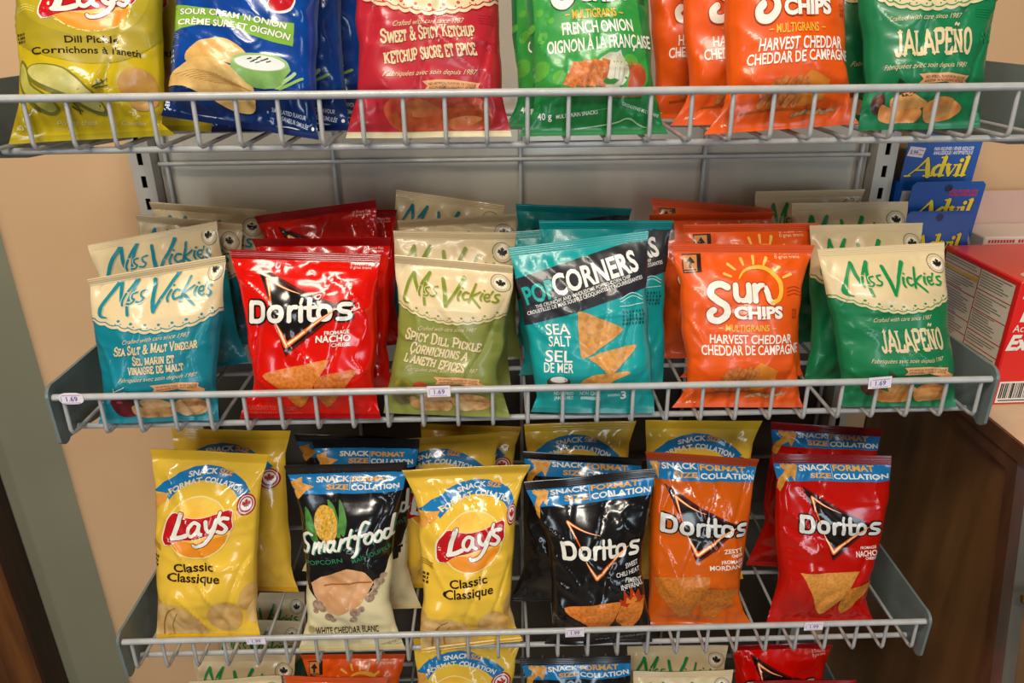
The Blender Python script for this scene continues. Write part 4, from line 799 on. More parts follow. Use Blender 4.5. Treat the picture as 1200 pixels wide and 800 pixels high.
BAGS = [
    ('A', 'dill', 1, [(-0.4353, 0.01, 0.5384), (-0.2995, 0.022, 0.5424), (-0.2924, 0.0587, 0.6998), (-0.416, 0.0587, 0.6998)], 'front'),
    ('B', 'cream', 1, [(-0.3078, 0.022, 0.5582), (-0.1753, 0.01, 0.5384), (-0.1625, 0.0587, 0.7077), (-0.2763, 0.0587, 0.7077)], 'front'),
    ('C', 'ketchup', 1, [(-0.1542, 0.0174, 0.5384), (-0.0127, 0.0146, 0.5384), (-0.0237, 0.0587, 0.6978), (-0.1369, 0.0587, 0.6978)], 'front'),
    ('D', 'sungreen', 1, [(-0.0076, 0.0146, 0.5384), (0.1214, 0.0174, 0.5384), (0.109, 0.0587, 0.6978), (-0.0052, 0.0587, 0.6978)], 'front'),
    ('E', 'sunorange', 1, [(0.1501, 0.01, 0.5384), (0.288, 0.022, 0.5442), (0.2685, 0.0587, 0.7007), (0.1648, 0.0587, 0.7007)], 'front'),
    ('F', 'jalapeno', 1, [(0.2892, 0.0228, 0.5384), (0.3995, 0.0285, 0.5384), (0.4073, 0.0684, 0.6978), (0.2789, 0.0684, 0.6978)], 'front'),
    ('G1', 'vinegar', 2, [(-0.4218, 0.0151, 0.2681), (-0.305, 0.0169, 0.2681), (-0.286, 0.058, 0.4248), (-0.4192, 0.0526, 0.4049)], 'front'),
    ('H1', 'nacho', 2, [(-0.2858, 0.0188, 0.2682), (-0.1447, 0.0132, 0.2681), (-0.1392, 0.0576, 0.4233), (-0.2832, 0.0594, 0.4303)], 'front'),
    ('I1', 'dillmv', 2, [(-0.1438, 0.022, 0.2691), (-0.0171, 0.01, 0.2681), (-0.012, 0.0542, 0.411), (-0.1245, 0.0574, 0.4231)], 'front'),
    ('J1', 'pop', 2, [(0.0038, 0.0202, 0.2682), (0.1271, 0.0118, 0.2681), (0.1196, 0.0624, 0.4414), (-0.0167, 0.0588, 0.4277)], 'front'),
    ('K1', 'sunorange', 2, [(0.1466, 0.0243, 0.2681), (0.2793, 0.0187, 0.2681), (0.2837, 0.0633, 0.424), (0.1425, 0.0643, 0.4277)], 'front'),
    ('F1', 'jalapeno', 2, [(0.3132, 0.0185, 0.2681), (0.4306, 0.0135, 0.2681), (0.4091, 0.0583, 0.4259), (0.285, 0.0571, 0.4215)], 'front'),
    ('LA1', 'lays', 3, [(-0.4363, 0.0416, -0.0371), (-0.312, 0.0373, -0.0371), (-0.2883, 0.0939, 0.1813), (-0.4206, 0.096, 0.1899)], 'front'),
    ('SM1', 'smart', 3, [(-0.2648, 0.0168, -0.0371), (-0.1416, 0.0152, -0.0371), (-0.1298, 0.0708, 0.1829), (-0.2652, 0.0704, 0.181)], 'front'),
    ('LB1', 'lays', 3, [(-0.1223, 0.01, -0.0371), (-0.0049, 0.022, -0.0351), (0.0053, 0.0692, 0.1772), (-0.1358, 0.0685, 0.1745)], 'front'),
    ('DB1', 'chili', 3, [(0.0198, 0.0168, -0.0371), (0.1454, 0.0152, -0.0371), (0.1454, 0.0672, 0.1682), (-0.0017, 0.0639, 0.1551)], 'front'),
    ('DO1', 'zesty', 3, [(0.1458, 0.0418, -0.0371), (0.2698, 0.0348, -0.0371), (0.2679, 0.0886, 0.165), (0.137, 0.0916, 0.1767)], 'front'),
    ('DR1', 'nachosnack', 3, [(0.2857, 0.0397, -0.0371), (0.4155, 0.0352, -0.0371), (0.4229, 0.0876, 0.1641), (0.2832, 0.0891, 0.17)], 'front'),
    ('G2', 'vinegar', 2, [(-0.4328, 0.1062, 0.2678), (-0.2984, 0.1062, 0.2905), (-0.3204, 0.1384, 0.4382), (-0.4605, 0.1384, 0.4145)], 'rear'),
    ('G3', 'vinegar', 2, [(-0.4367, 0.2006, 0.2795), (-0.3112, 0.2006, 0.268), (-0.2939, 0.229, 0.4277), (-0.4247, 0.229, 0.4397)], 'rear'),
    ('H2', 'nacho', 2, [(-0.2722, 0.07, 0.2698), (-0.1383, 0.07, 0.2684), (-0.1339, 0.1038, 0.4272), (-0.2735, 0.1038, 0.4286)], 'rear'),
    ('H3', 'nacho', 2, [(-0.2741, 0.1608, 0.268), (-0.1433, 0.1608, 0.2835), (-0.16, 0.1899, 0.4466), (-0.2962, 0.1899, 0.4304)], 'rear'),
    ('H4', 'nacho', 2, [(-0.2754, 0.215, 0.2691), (-0.1463, 0.215, 0.2691), (-0.1436, 0.2314, 0.4248), (-0.2781, 0.2314, 0.4248)], 'rear'),
    ('I2', 'dillmv', 2, [(-0.1342, 0.0701, 0.2717), (-0.0145, 0.0701, 0.2681), (-0.0071, 0.1047, 0.4303), (-0.1318, 0.1047, 0.4341)], 'rear'),
    ('I3', 'dillmv', 2, [(-0.125, 0.1352, 0.2681), (-0.0009, 0.1352, 0.2734), (-0.0052, 0.1638, 0.4352), (-0.1345, 0.1638, 0.4296)], 'rear'),
    ('I4', 'vinegar', 2, [(-0.1674, 0.2325, 0.2875), (-0.0434, 0.2325, 0.268), (-0.0161, 0.2494, 0.4247), (-0.1453, 0.2494, 0.4451)], 'rear'),
    ('J2', 'pop', 2, [(0.0157, 0.07, 0.2702), (0.1472, 0.07, 0.2681), (0.1526, 0.1065, 0.4397), (0.0156, 0.1065, 0.4419)], 'rear'),
    ('J3', 'pop', 2, [(-0.0058, 0.1044, 0.268), (0.118, 0.1044, 0.275), (0.1119, 0.1372, 0.4289), (-0.017, 0.1372, 0.4216)], 'rear'),
    ('J4', 'pop', 2, [(-0.0124, 0.1703, 0.2756), (0.1135, 0.1703, 0.2681), (0.1259, 0.1934, 0.4318), (-0.0053, 0.1934, 0.4396)], 'rear'),
    ('K2', 'sunorange', 2, [(0.17, 0.088, 0.2693), (0.3063, 0.088, 0.2689), (0.3097, 0.1223, 0.4305), (0.1677, 0.1223, 0.4309)], 'rear'),
    ('K3', 'sunorange', 2, [(0.1442, 0.14, 0.2688), (0.2786, 0.14, 0.2693), (0.2808, 0.1742, 0.4301), (0.1408, 0.1742, 0.4297)], 'rear'),
    ('K4', 'sunorange', 2, [(0.1387, 0.1886, 0.2815), (0.2744, 0.1886, 0.268), (0.2928, 0.2109, 0.4251), (0.1515, 0.2109, 0.4391)], 'rear'),
    ('F2', 'jalapeno', 2, [(0.3009, 0.075, 0.2687), (0.4137, 0.075, 0.2695), (0.4149, 0.1096, 0.4321), (0.2974, 0.1096, 0.4313)], 'rear'),
    ('F3', 'jalapeno', 2, [(0.3163, 0.178, 0.2691), (0.4479, 0.178, 0.2691), (0.4507, 0.2067, 0.4316), (0.3136, 0.2067, 0.4317)], 'rear'),
    ('F4', 'jalapeno', 2, [(0.2885, 0.232, 0.2685), (0.4144, 0.232, 0.2697), (0.4155, 0.2497, 0.4378), (0.2844, 0.2497, 0.4367)], 'rear'),
    ('LA2', 'lays', 3, [(-0.4229, 0.1151, -0.0328), (-0.2866, 0.1151, -0.0371), (-0.2769, 0.1458, 0.1808), (-0.4189, 0.1458, 0.1853)], 'rear'),
    ('SM2', 'smart', 3, [(-0.2471, 0.08, -0.0342), (-0.1279, 0.08, -0.0371), (-0.12, 0.1114, 0.1857), (-0.2442, 0.1114, 0.1887)], 'rear'),
    ('LB2', 'lays', 3, [(-0.1538, 0.1153, -0.0371), (-0.0177, 0.1153, -0.0295), (-0.0262, 0.144, 0.1744), (-0.168, 0.144, 0.1664)], 'rear'),
    ('LB3', 'lays', 3, [(-0.1367, 0.17, -0.0299), (-0.0121, 0.17, -0.0371), (0.0014, 0.1966, 0.1509), (-0.1284, 0.1966, 0.1584)], 'rear'),
    ('DB2', 'chili', 3, [(-0.0181, 0.0757, -0.0232), (0.1175, 0.0757, -0.0372), (0.1401, 0.1098, 0.154), (-0.0011, 0.1098, 0.1686)], 'rear'),
    ('LC1', 'lays', 3, [(0.0057, 0.135, -0.0363), (0.139, 0.135, -0.0359), (0.1413, 0.1644, 0.1733), (0.0024, 0.1644, 0.1729)], 'rear'),
    ('LD1', 'lays', 3, [(0.147, 0.1201, -0.0339), (0.2833, 0.1201, -0.0371), (0.2912, 0.1504, 0.1788), (0.1492, 0.1504, 0.1821)], 'rear'),
    ('DR2', 'nachosnack', 3, [(0.2883, 0.1292, -0.0235), (0.4239, 0.1292, -0.0372), (0.4465, 0.1571, 0.1587), (0.3052, 0.1571, 0.173)], 'rear'),
    ('M1', 'jalapeno', 4, [(-0.4218, 0.0447, -0.3072), (-0.3072, 0.0447, -0.2999), (-0.3147, 0.0839, -0.143), (-0.4341, 0.0839, -0.1506)], 'rear'),
    ('M2', 'jalapeno', 4, [(-0.4436, 0.084, -0.3026), (-0.3142, 0.084, -0.3071), (-0.3059, 0.1179, -0.1479), (-0.4407, 0.1179, -0.1432)], 'rear'),
    ('M3', 'jalapeno', 4, [(-0.4393, 0.1533, -0.3003), (-0.3221, 0.1533, -0.3071), (-0.3103, 0.1815, -0.1481), (-0.4323, 0.1815, -0.1409)], 'rear'),
    ('M4', 'jalapeno', 4, [(-0.424, 0.2, -0.3059), (-0.3186, 0.2, -0.3062), (-0.3159, 0.2242, -0.1339), (-0.4257, 0.2242, -0.1336)], 'rear'),
    ('S1', 'sunorange', 4, [(-0.3168, 0.0461, -0.2997), (-0.1894, 0.0461, -0.3072), (-0.1774, 0.0797, -0.1494), (-0.3102, 0.0797, -0.1416)], 'rear'),
    ('S2', 'sunorange', 4, [(-0.2991, 0.0872, -0.3038), (-0.1645, 0.0872, -0.3071), (-0.1578, 0.1156, -0.1462), (-0.2979, 0.1156, -0.1428)], 'rear'),
    ('Y1', 'lays', 4, [(-0.1471, 0.0502, -0.3025), (-0.0136, 0.0502, -0.3071), (-0.0037, 0.0872, -0.0975), (-0.1427, 0.0872, -0.0928)], 'rear'),
    ('B1', 'chili', 4, [(-0.0056, 0.04, -0.3056), (0.1307, 0.04, -0.3065), (0.1348, 0.0732, -0.1185), (-0.0072, 0.0732, -0.1175)], 'rear'),
    ('V1', 'jalapeno', 4, [(0.1375, 0.0396, -0.304), (0.2632, 0.0396, -0.3071), (0.2698, 0.0736, -0.1471), (0.1388, 0.0736, -0.1439)], 'rear'),
    ('V2', 'jalapeno', 4, [(0.1386, 0.0864, -0.3053), (0.2691, 0.0864, -0.3069), (0.2738, 0.1149, -0.1453), (0.1379, 0.1149, -0.1436)], 'rear'),
    ('R1', 'nacho', 4, [(0.2755, 0.0895, -0.3026), (0.4057, 0.0895, -0.3071), (0.414, 0.1122, -0.1459), (0.2784, 0.1122, -0.1412)], 'rear'),
    ('R2', 'nacho', 4, [(0.284, 0.0191, -0.3024), (0.4128, 0.0191, -0.3071), (0.4213, 0.053, -0.148), (0.2872, 0.053, -0.1431)], 'rear'),
    ('G4', 'vinegar', 2, [(-0.4358, 0.1554, 0.2807), (-0.3273, 0.1554, 0.268), (-0.3066, 0.1778, 0.4249), (-0.4197, 0.1778, 0.4381)], 'rear'),
    ('SM3', 'smart', 3, [(-0.289, 0.1452, -0.0295), (-0.1641, 0.1452, -0.0371), (-0.1496, 0.1657, 0.1565), (-0.2797, 0.1657, 0.1644)], 'rear'),
    ('A2', 'dill', 1, [(-0.415, 0.075, 0.5384), (-0.285, 0.075, 0.5384), (-0.285, 0.1093, 0.6998), (-0.415, 0.1093, 0.6998)], 'rear'),
    ('B2', 'cream', 1, [(-0.285, 0.066, 0.5384), (-0.158, 0.066, 0.5384), (-0.158, 0.1003, 0.6998), (-0.285, 0.1003, 0.6998)], 'rear'),
    ('B3', 'cream', 1, [(-0.275, 0.115, 0.5384), (-0.145, 0.115, 0.5384), (-0.145, 0.1493, 0.6998), (-0.275, 0.1493, 0.6998)], 'rear'),
    ('D2', 'sungreen', 1, [(-0.02, 0.066, 0.5384), (0.108, 0.066, 0.5384), (0.108, 0.1003, 0.6998), (-0.02, 0.1003, 0.6998)], 'rear'),
    ('E2', 'sunorange', 1, [(0.135, 0.07, 0.5384), (0.262, 0.07, 0.5384), (0.262, 0.1043, 0.6998), (0.135, 0.1043, 0.6998)], 'rear'),
    ('E3', 'sunorange', 1, [(0.115, 0.12, 0.5384), (0.243, 0.12, 0.5384), (0.243, 0.1543, 0.6998), (0.115, 0.1543, 0.6998)], 'rear'),
    ('F0', 'jalapeno', 1, [(0.275, 0.088, 0.5384), (0.41, 0.088, 0.5384), (0.41, 0.1223, 0.6998), (0.275, 0.1223, 0.6998)], 'rear'),
]
NAMES = {'dill': 'potato_chip_bag', 'cream': 'potato_chip_bag', 'ketchup': 'potato_chip_bag', 'jalapeno': 'potato_chip_bag', 'vinegar': 'potato_chip_bag', 'dillmv': 'potato_chip_bag', 'lays': 'potato_chip_bag',
         'sungreen': 'multigrain_chip_bag', 'sunorange': 'multigrain_chip_bag', 'pop': 'popped_corn_chip_bag', 'nacho': 'tortilla_chip_bag', 'nachosnack': 'tortilla_chip_bag', 'zesty': 'tortilla_chip_bag', 'chili': 'tortilla_chip_bag', 'smart': 'popcorn_bag'}
GROUPS = {'dill': 'olive yellow pickle chip bags', 'cream': 'blue ridged chip bags', 'ketchup': 'red and cream ketchup chip bags', 'jalapeno': 'green and cream jalapeno chip bags', 'vinegar': 'teal and cream salt and vinegar chip bags', 'dillmv': 'pale green and cream pickle chip bags', 'lays': 'yellow snack size chip bags',
          'sungreen': 'green multigrain chip bags', 'sunorange': 'orange multigrain chip bags', 'pop': 'turquoise popped chip bags', 'nacho': 'red nacho chip bags', 'nachosnack': 'red snack size nacho chip bags', 'zesty': 'orange snack size tortilla chip bags', 'chili': 'black snack size tortilla chip bags', 'smart': 'black and cream popcorn bags'}
LABELS = {
 'A': 'olive yellow dill pickle chip bag at the left end of the top shelf', 'A2': 'olive yellow bag mostly hidden behind the dill pickle bag on the top shelf',
 'B': 'blue sour cream and onion chip bag with green ribbon and dip bowl', 'B2': 'dark blue bag peeking out just behind the sour cream and onion bag', 'B3': 'rearmost dark blue bag behind both other blue bags',
 'C': 'red ketchup chip bag with cream lace top on the top shelf', 'D': 'green french onion multigrain bag on the top shelf', 'D2': 'green bag showing a sliver behind the french onion bag',
 'E': 'orange harvest cheddar bag in front on the top shelf', 'E2': 'orange bag directly behind the front orange bag on the top shelf', 'E3': 'rearmost orange bag of three on the top shelf',
 'F': 'green jalapeno chip bag at the right end of the top shelf', 'F0': 'dark green bag behind the jalapeno bag on the top shelf',
 'G1': 'teal salt and vinegar bag with cream top in front, first on the middle shelf', 'G2': 'tilted cream topped bag directly behind the front salt and vinegar bag', 'G4': 'cream topped salt and vinegar bag, third in its row, mostly hidden', 'G3': 'rearmost cream topped salt and vinegar bag against the panel beside the left upright',
 'H1': 'glossy red nacho bag with black triangle logo, front of the middle shelf', 'H2': 'red nacho bag directly behind the front red bag on the middle shelf', 'H3': 'crumpled dark red nacho bag, tilted up, third in its row', 'H4': 'rearmost dark red nacho bag on the middle shelf, only a corner showing',
 'I1': 'pale green spicy dill pickle bag with cream top, front of its row', 'I2': 'cream topped pickle bag directly behind the front spicy dill pickle bag', 'I3': 'cream topped pickle bag, third in its row', 'I4': 'pale bag with teal lettering lying rearmost behind the pickle bags',
 'J1': 'turquoise sea salt popped chip bag with black diagonal band, front of its row', 'J2': 'turquoise popped chip bag sticking out right behind the front one', 'J3': 'turquoise bag, third in its row, left corner showing', 'J4': 'rearmost dark turquoise bag against the back panel',
 'K1': 'orange harvest cheddar bag with sun logo, front of the middle shelf', 'K2': 'orange bag directly behind the front orange bag on the middle shelf', 'K3': 'orange bag, third of four on the middle shelf', 'K4': 'rearmost dark orange bag on the middle shelf',
 'F1': 'green jalapeno bag with cream top and price sticker below, front of the middle shelf', 'F2': 'cream topped jalapeno bag directly behind the front jalapeno bag on the middle shelf', 'F3': 'cream topped jalapeno bag, third in its row on the middle shelf', 'F4': 'rearmost cream topped jalapeno bag against the panel by the right upright',
 'LA1': 'yellow classic chip bag in front at the left end of the lower shelf', 'LA2': 'yellow bag behind the leftmost classic chip bag of the lower shelf',
 'SM1': 'black and cream white cheddar popcorn bag in front', 'SM2': 'dark popcorn bag with blue banner directly behind the white cheddar popcorn bag', 'SM3': 'rearmost black popcorn bag on the lower shelf',
 'LB1': 'yellow classic chip bag in front between the popcorn and black tortilla bags', 'LB2': 'yellow bag directly behind the central classic chip bag', 'LB3': 'yellow bag rearmost behind the central classic chip bag, one corner showing',
 'DB1': 'black sweet chili tortilla bag with flaming chips in front', 'DB2': 'black tortilla bag with blue banner directly behind the sweet chili bag', 'LC1': 'yellow bag standing behind the two black tortilla bags',
 'DO1': 'orange zesty cheese tortilla bag on the lower shelf', 'LD1': 'yellow bag standing behind the orange tortilla bag',
 'DR1': 'red snack size nacho bag in front at the right end of the lower shelf', 'DR2': 'red snack size nacho bag directly behind the front one on the lower shelf',
 'M1': 'cream topped bag at the bottom left edge, front of the lowest shelf', 'M2': 'cream topped bag with green lettering, second in the row at bottom left', 'M3': 'cream topped bag, third in the row at bottom left seen through the lower shelf', 'M4': 'cream topped bag, rearmost in the row at bottom left',
 'S1': 'orange bag at the bottom edge, front of the lowest shelf', 'S2': 'orange sun logo bag, second in its row on the lowest shelf', 'Y1': 'yellow bag with blue arc banner on the lowest shelf', 'B1': 'black tortilla bag with blue banner on the lowest shelf',
 'V1': 'cream topped bag in front beside the black bag on the lowest shelf', 'V2': 'cream topped bag with green script lettering behind another on the lowest shelf', 'R1': 'glossy red bag behind another at the right end of the lowest shelf', 'R2': 'red bag at the bottom right edge, only its top seal in view'}
SHAPE = {
 'H3': dict(crumple=2.4), 'H4': dict(crumple=2.2), 'H2': dict(crumple=1.6), 'I4': dict(crumple=2.2), 'G3': dict(crumple=1.8), 'J4': dict(crumple=1.8), 'R1': dict(crumple=2.0), 'R2': dict(crumple=1.8),
 'A': dict(L=([0, .1, .19, .38, .63, 1], [0, .04, .07, .075, .05, 0]), R=([0, .06, .2, .4, .63, 1], [0, .08, .05, .055, .045, 0]), pu=([0, .3, .65, 1], [0, .40, .74, 1])),
 'B': dict(pu=([0, .25, .8, 1], [0, .32, .86, 1]), pv=([0, .6, 1], [0, .54, 1])),
 'C': dict(pu=([0, .2, .85, 1], [0, .26, .86, 1])),
 'E': dict(pv=([0, .4, 1], [0, .37, 1])),
 'F': dict(pu=([0, .26, .85, 1], [0, .16, .76, 1])),
 'G1': dict(pu=([0, .16, .8, 1], [0, .235, .87, 1]), pv=([0, .93, 1], [.0, .985, 1])),
 'G2': dict(pu=([0, .16, .8, 1], [0, .235, .87, 1]), pv=([0, .93, 1], [.0, .97, 1])),
 'I1': dict(L=([0, .17, .33, .5, .7, .9, 1], [0, .015, .05, .075, .05, .01, 0]), R=([0, .12, .26, .34, .5, .67, .85, 1], [0, .045, .10, .10, .05, .05, 0, 0]), pv=([0, .56, .9, 1], [0, .61, .9, 1])),
 'K1': dict(pv=([0, .4, 1], [0, .42, 1])),
 'F1': dict(L=([0, .09, .2, .37, .52, .82, 1], [0, .055, .06, .06, .05, .02, 0]), R=([0, .28, .5, .82, 1], [0, .0, .02, .01, 0]), pu=([0, .09, .9, 1], [0, .15, .92, 1]), pv=([0, .56, .9, 1], [0, .60, .9, 1])),
 'LA1': dict(pu=([0, .15, .75, 1], [0, .21, .81, 1]), pv=([0, .3, 1], [.0, .335, 1])),
 'SM1': dict(pv=([0, .3, .9, .965, 1], [.0, .33, .885, .938, 1])), 'SM2': dict(pv=([0, .9, .965, 1], [.0, .885, .938, 1])), 'SM3': dict(pv=([0, .9, .965, 1], [.0, .885, .938, 1])),
 'LB1': dict(L=([0, .13, .28, .47, .64, .73, .86, .95, 1], [0, .01, .065, .08, .08, .105, .065, .02, 0]), R=([0, .1, .21, .38, .55, .75, .9, .97, 1], [0, .09, .13, .12, .115, .1, .06, .01, 0]), pu=([0, .14, .74, .9, 1], [0, .27, .88, .96, 1]), pv=([0, .3, 1], [.0, .32, 1])),
 'DB1': dict(L=([0, .13, .24, .42, .6, .83, .95, 1], [0, .1, .11, .14, .13, .065, .01, 0]), R=([0, .15, .28, .42, .57, .7, .87, 1], [0, .03, .08, .1, .09, .06, .02, 0]), pu=([0, .2, .9, 1], [0, .14, .9, 1])),
 'DO1': dict(L=([0, .32, .5, .67, .83, .95, 1], [0, .01, .03, .05, .07, .02, 0]), R=([0, .1, .22, .4, .6, .81, .95, 1], [0, .1, .15, .115, .085, .045, .01, 0]), pu=([0, .2, .9, 1], [0, .08, .92, 1]), pv=([0, .3, .9, 1], [0, .33, .9, 1])),
 'DR1': dict(pu=([0, .2, .9, 1], [0, .17, .86, 1]), pv=([0, .3, .9, 1], [0, .34, .9, 1])),
}
THICK = {'front': .040, 'rear': .034}
for i, (key, des, shelf, quad, rank) in enumerate(BAGS):
    big = rank == 'front'
    kw = dict(SHAPE.get(key, {}))
    o = packet(NAMES[des], DES[des], quad, 101 + i * 17, thick=THICK[rank] if shelf < 4 and key not in ('J3', 'I3', 'J2', 'SM3') else .027, nu=48 if big else 30, nv=80 if big else 52, crumple=kw.get('crumple', 1.0 if big else 1.2),
               pu=kw.get('pu'), pv=kw.get('pv'), L=kw.get('L'), R=kw.get('R'), keep=0.0 if big or shelf in (1,) else .42)
    tag(o, LABELS[key], 'chip bag' if des != 'smart' else 'popcorn bag', GROUPS[des])

# ------------------------------------------------------------------ counter and the boxes on it
class Flat(Design):
    """artwork on one flat face: px sketch of w x h, placed at a corner with two edge vectors"""
    def __init__(s, w, h): s.w, s.h = w, h; s.mats = []; s.V = []; s.T = []; s.lay = []; s.mi = []; s.zones = []; s.n = 0; s.kind = 'satin'; s.px = w
    def to_uv(s, X, clamp=True): X = np.asarray(X, float); return np.clip(np.stack([X[:, 0] / s.w, 1 - X[:, 1] / s.h], 1), 0, 1)
    def onto(s, mb, mats, O, ex, ey):
        s.done(); O, ex, ey = (np.array(q, float) for q in (O, ex, ey)); n = np.cross(ex, ey); n /= np.linalg.norm(n)
        P = O + s.V[:, :1] * ex + s.V[:, 1:] * ey + n * (.0002 + .00012 * s.lay)[:, None]
        T = s.T.copy(); a, b_, c = P[T[:, 0]], P[T[:, 1]], P[T[:, 2]]; fl = (np.cross(b_ - a, c - a) @ n) < 0; T[fl] = T[fl][:, ::-1]
        for k, m_ in enumerate(s.mats):
            if m_ not in mats: mats.append(m_)
            sel = T[s.mi == k]
            if len(sel): u_, inv = np.unique(sel, return_inverse=True); mb.add([tuple(p) for p in P[u_]], [tuple(f) for f in inv.reshape(-1, 3)], mats.index(m_))

walnut = mat('dark_walnut', '#765330', .42, hex2='#5c4022', nscale=7., nmix=(.3, .7), bump=.06, bscale=40., stretch=(1, 5, .5), coat=.1)
walnut_e = mat('walnut_edge', '#5a3b22', .45, hex2='#442b16', nscale=9., stretch=(1, 3, .6), coat=.1)
top_m = mat('pale_counter_top', '#dcc3a2', .4, hex2='#d2b692', nscale=5., stretch=(1, 4, 1), coat=.2)
trim_m = mat('brushed_metal_trim', '#8a8378', .32, .7, hex2='#7c766c', nscale=30., stretch=(1, 1, .1))
brass_m = mat('brass', '#a8864a', .3, .9)
ct = tag(empty('store_counter', (.75, .1, -.9)), 'dark wood counter with pale top holding the red carton', 'counter')
lo = lambda p: (p[0] - .75, p[1] - .1, p[2] + .9)
def slope(y0, z0, y1, z1, z): return y0 + (y1 - y0) * (z - z0) / (z1 - z0)
fy = lambda z: slope(-.003, .213, -.056, -.037, z)
b = MB(); b.box(lo((.5, -.06, .2135)), lo((1.15, .304, .232)), 0); b.build('counter_top', top_m, ct)
b = MB(); b.box(lo((.4965, -.062, .2130)), lo((.4999, .304, .2318)), 0); b.build('top_edge', walnut_e, ct)
zb = -.88
P = [(.300, .213), (fy(.213), .213), (fy(zb), zb), (.300, zb)]
b = MB(); b.prism_x([(y - .1, z + .9) for y, z in P], .505 - .75, .520 - .75); b.build('side_panel', walnut, ct)
b = MB()
fi = lambda z: fy(z) + .0165
P = [(.300, .213), (fy(.213), .213), (fy(zb), zb), (fi(zb), zb), (fi(.196), .196), (.300, .200)]
x0, x1 = .4985 - .75, .5049 - .75; v = [(x0, y - .1, z + .9) for y, z in P] + [(x1, y - .1, z + .9) for y, z in P]
F_ = [(0, 1, 4, 5), (1, 2, 3, 4)]; b.add(v, [f for f in F_] + [tuple(i + 6 for i in f[::-1]) for f in F_] + [(i, i + 6, (i + 1) % 6 + 6, (i + 1) % 6) for i in range(6)], 0)
b.build('side_frame', walnut_e, ct)
b = MB(); P = [(fy(.213), .213), (fy(.213) - .016, .213), (fy(zb) - .022, zb), (fy(zb), zb)]; b.prism_x([(y - .1, z + .9) for y, z in P], .4985 - .75, .512 - .75); b.build('metal_trim', trim_m, ct)
b = MB(); P = [(fy(.21) - .004, .21), (fy(.21) - .012, .21), (fy(zb) - .018, zb), (fy(zb) - .002, zb)]; b.prism_x([(y - .1, z + .9) for y, z in P], .5125 - .75, 1.14 - .75); dr = b.build('drawer_front', walnut, ct)
b = MB(); b.tube([lo((.497, -.062, .087)), lo((.513, -.066, .087)), lo((.60, -.072, .087))], .0045, 10); b.build('handle', brass_m, dr)

def box_mesh(b, a, c, m=0): b.box(a, c, m, .0015)
# red carton
red_m = mat('red_carton', '#e6201a', .35, hex2='#e01d17', nscale=3., coat=.3)
o = tag(empty('medicine_carton', (.59, .15, .2322)), 'red medicine carton with printed facts panel standing on the counter', 'box')
b = MB(); ms = [red_m]; X0, X1, Y0, Y1, Hh_ = -.077, .085, -.068, .068, .1435
box_mesh(b, (X0, Y0, 0), (X1, Y1, Hh_))
f = Flat(200, 210)
f.poly([(6, 8), (190, 8), (190, 150), (6, 150)], '#d8cbb6', 1); 
for q in ([(6, 8), (190, 8), (190, 150), (6, 150)],): f.st(q, 2.2, '#b8382e', 2, 0, True)
f.st([(104, 8), (104, 150)], 2, '#b8382e', 2, 0)
for y in (24, 60, 104, 128): f.st([(6, y), (104, y)], 1.6, '#b8382e', 2, 0)
for y in (42, 76, 112, 134): f.st([(104, y), (190, y)], 1.6, '#b8382e', 2, 0)
f.poly([(8, 28), (102, 28), (102, 35), (8, 35)], '#d9a32e', 2)
rr = random.Random(4)
for x0_, x1_ in ((9, 100), (108, 186)):
    for k in range(31):
        y = 13 + k * 4.4
        if not any(abs(y - q) < 3 for q in ((24, 60, 104, 128, 31) if x0_ < 50 else (42, 76, 112, 134))): f.st([(x0_, y), (x1_ - rr.uniform(0, 40), y)], 1.3, '#6f675c', 3, 0, rnd=False)
f.onto(b, ms, (X0, Y1, 0), (0, Y0 - Y1, 0), (0, 0, Hh_))
f = Flat(240, 210)
f.tx('TYLENOL', (3, 62), (215, 62), 44, WHITE, 2, .05, .18); f.tx('Acetaminophen', (5, 82), (110, 82), 12, WHITE, 2, .0); f.tx('Extra Strength', (3, 112), (190, 112), 24, WHITE, 2, .04, .25)
f.poly([(8, 168), (62, 168), (62, 206), (8, 206)], '#e8e2d6', 1)
x = 12
for k in range(17): wv = rr.choice((1.0, 1.6, 2.4)); f.st([(x, 171), (x, 198)], wv, '#1d1a18', 2, 0, rnd=False); x += wv / 2 + rr.choice((1.4, 2.0, 2.6))
f.st([(12, 202), (58, 202)], 2.2, '#4a4642', 2, 0, rnd=False)
for k in range(4): f.st([(72, 176 + k * 8), (120, 176 + k * 8)], 2, '#e9b8a8', 2, 0, rnd=False)
f.onto(b, ms, (X0, Y0, 0), (X1 - X0, 0, 0), (0, 0, Hh_))
f = Flat(240, 200); f.disc((60, 172), 42, 20, '#e9c9b0', 1); f.disc((60, 172), 36, 16, '#d9674e', 2)
f.onto(b, ms, (X0, Y0, Hh_), (X1 - X0, 0, 0), (0, Y1 - Y0, 0))
b.build('carton', ms, o); o.rotation_euler = (0, 0, math.radians(1.5))

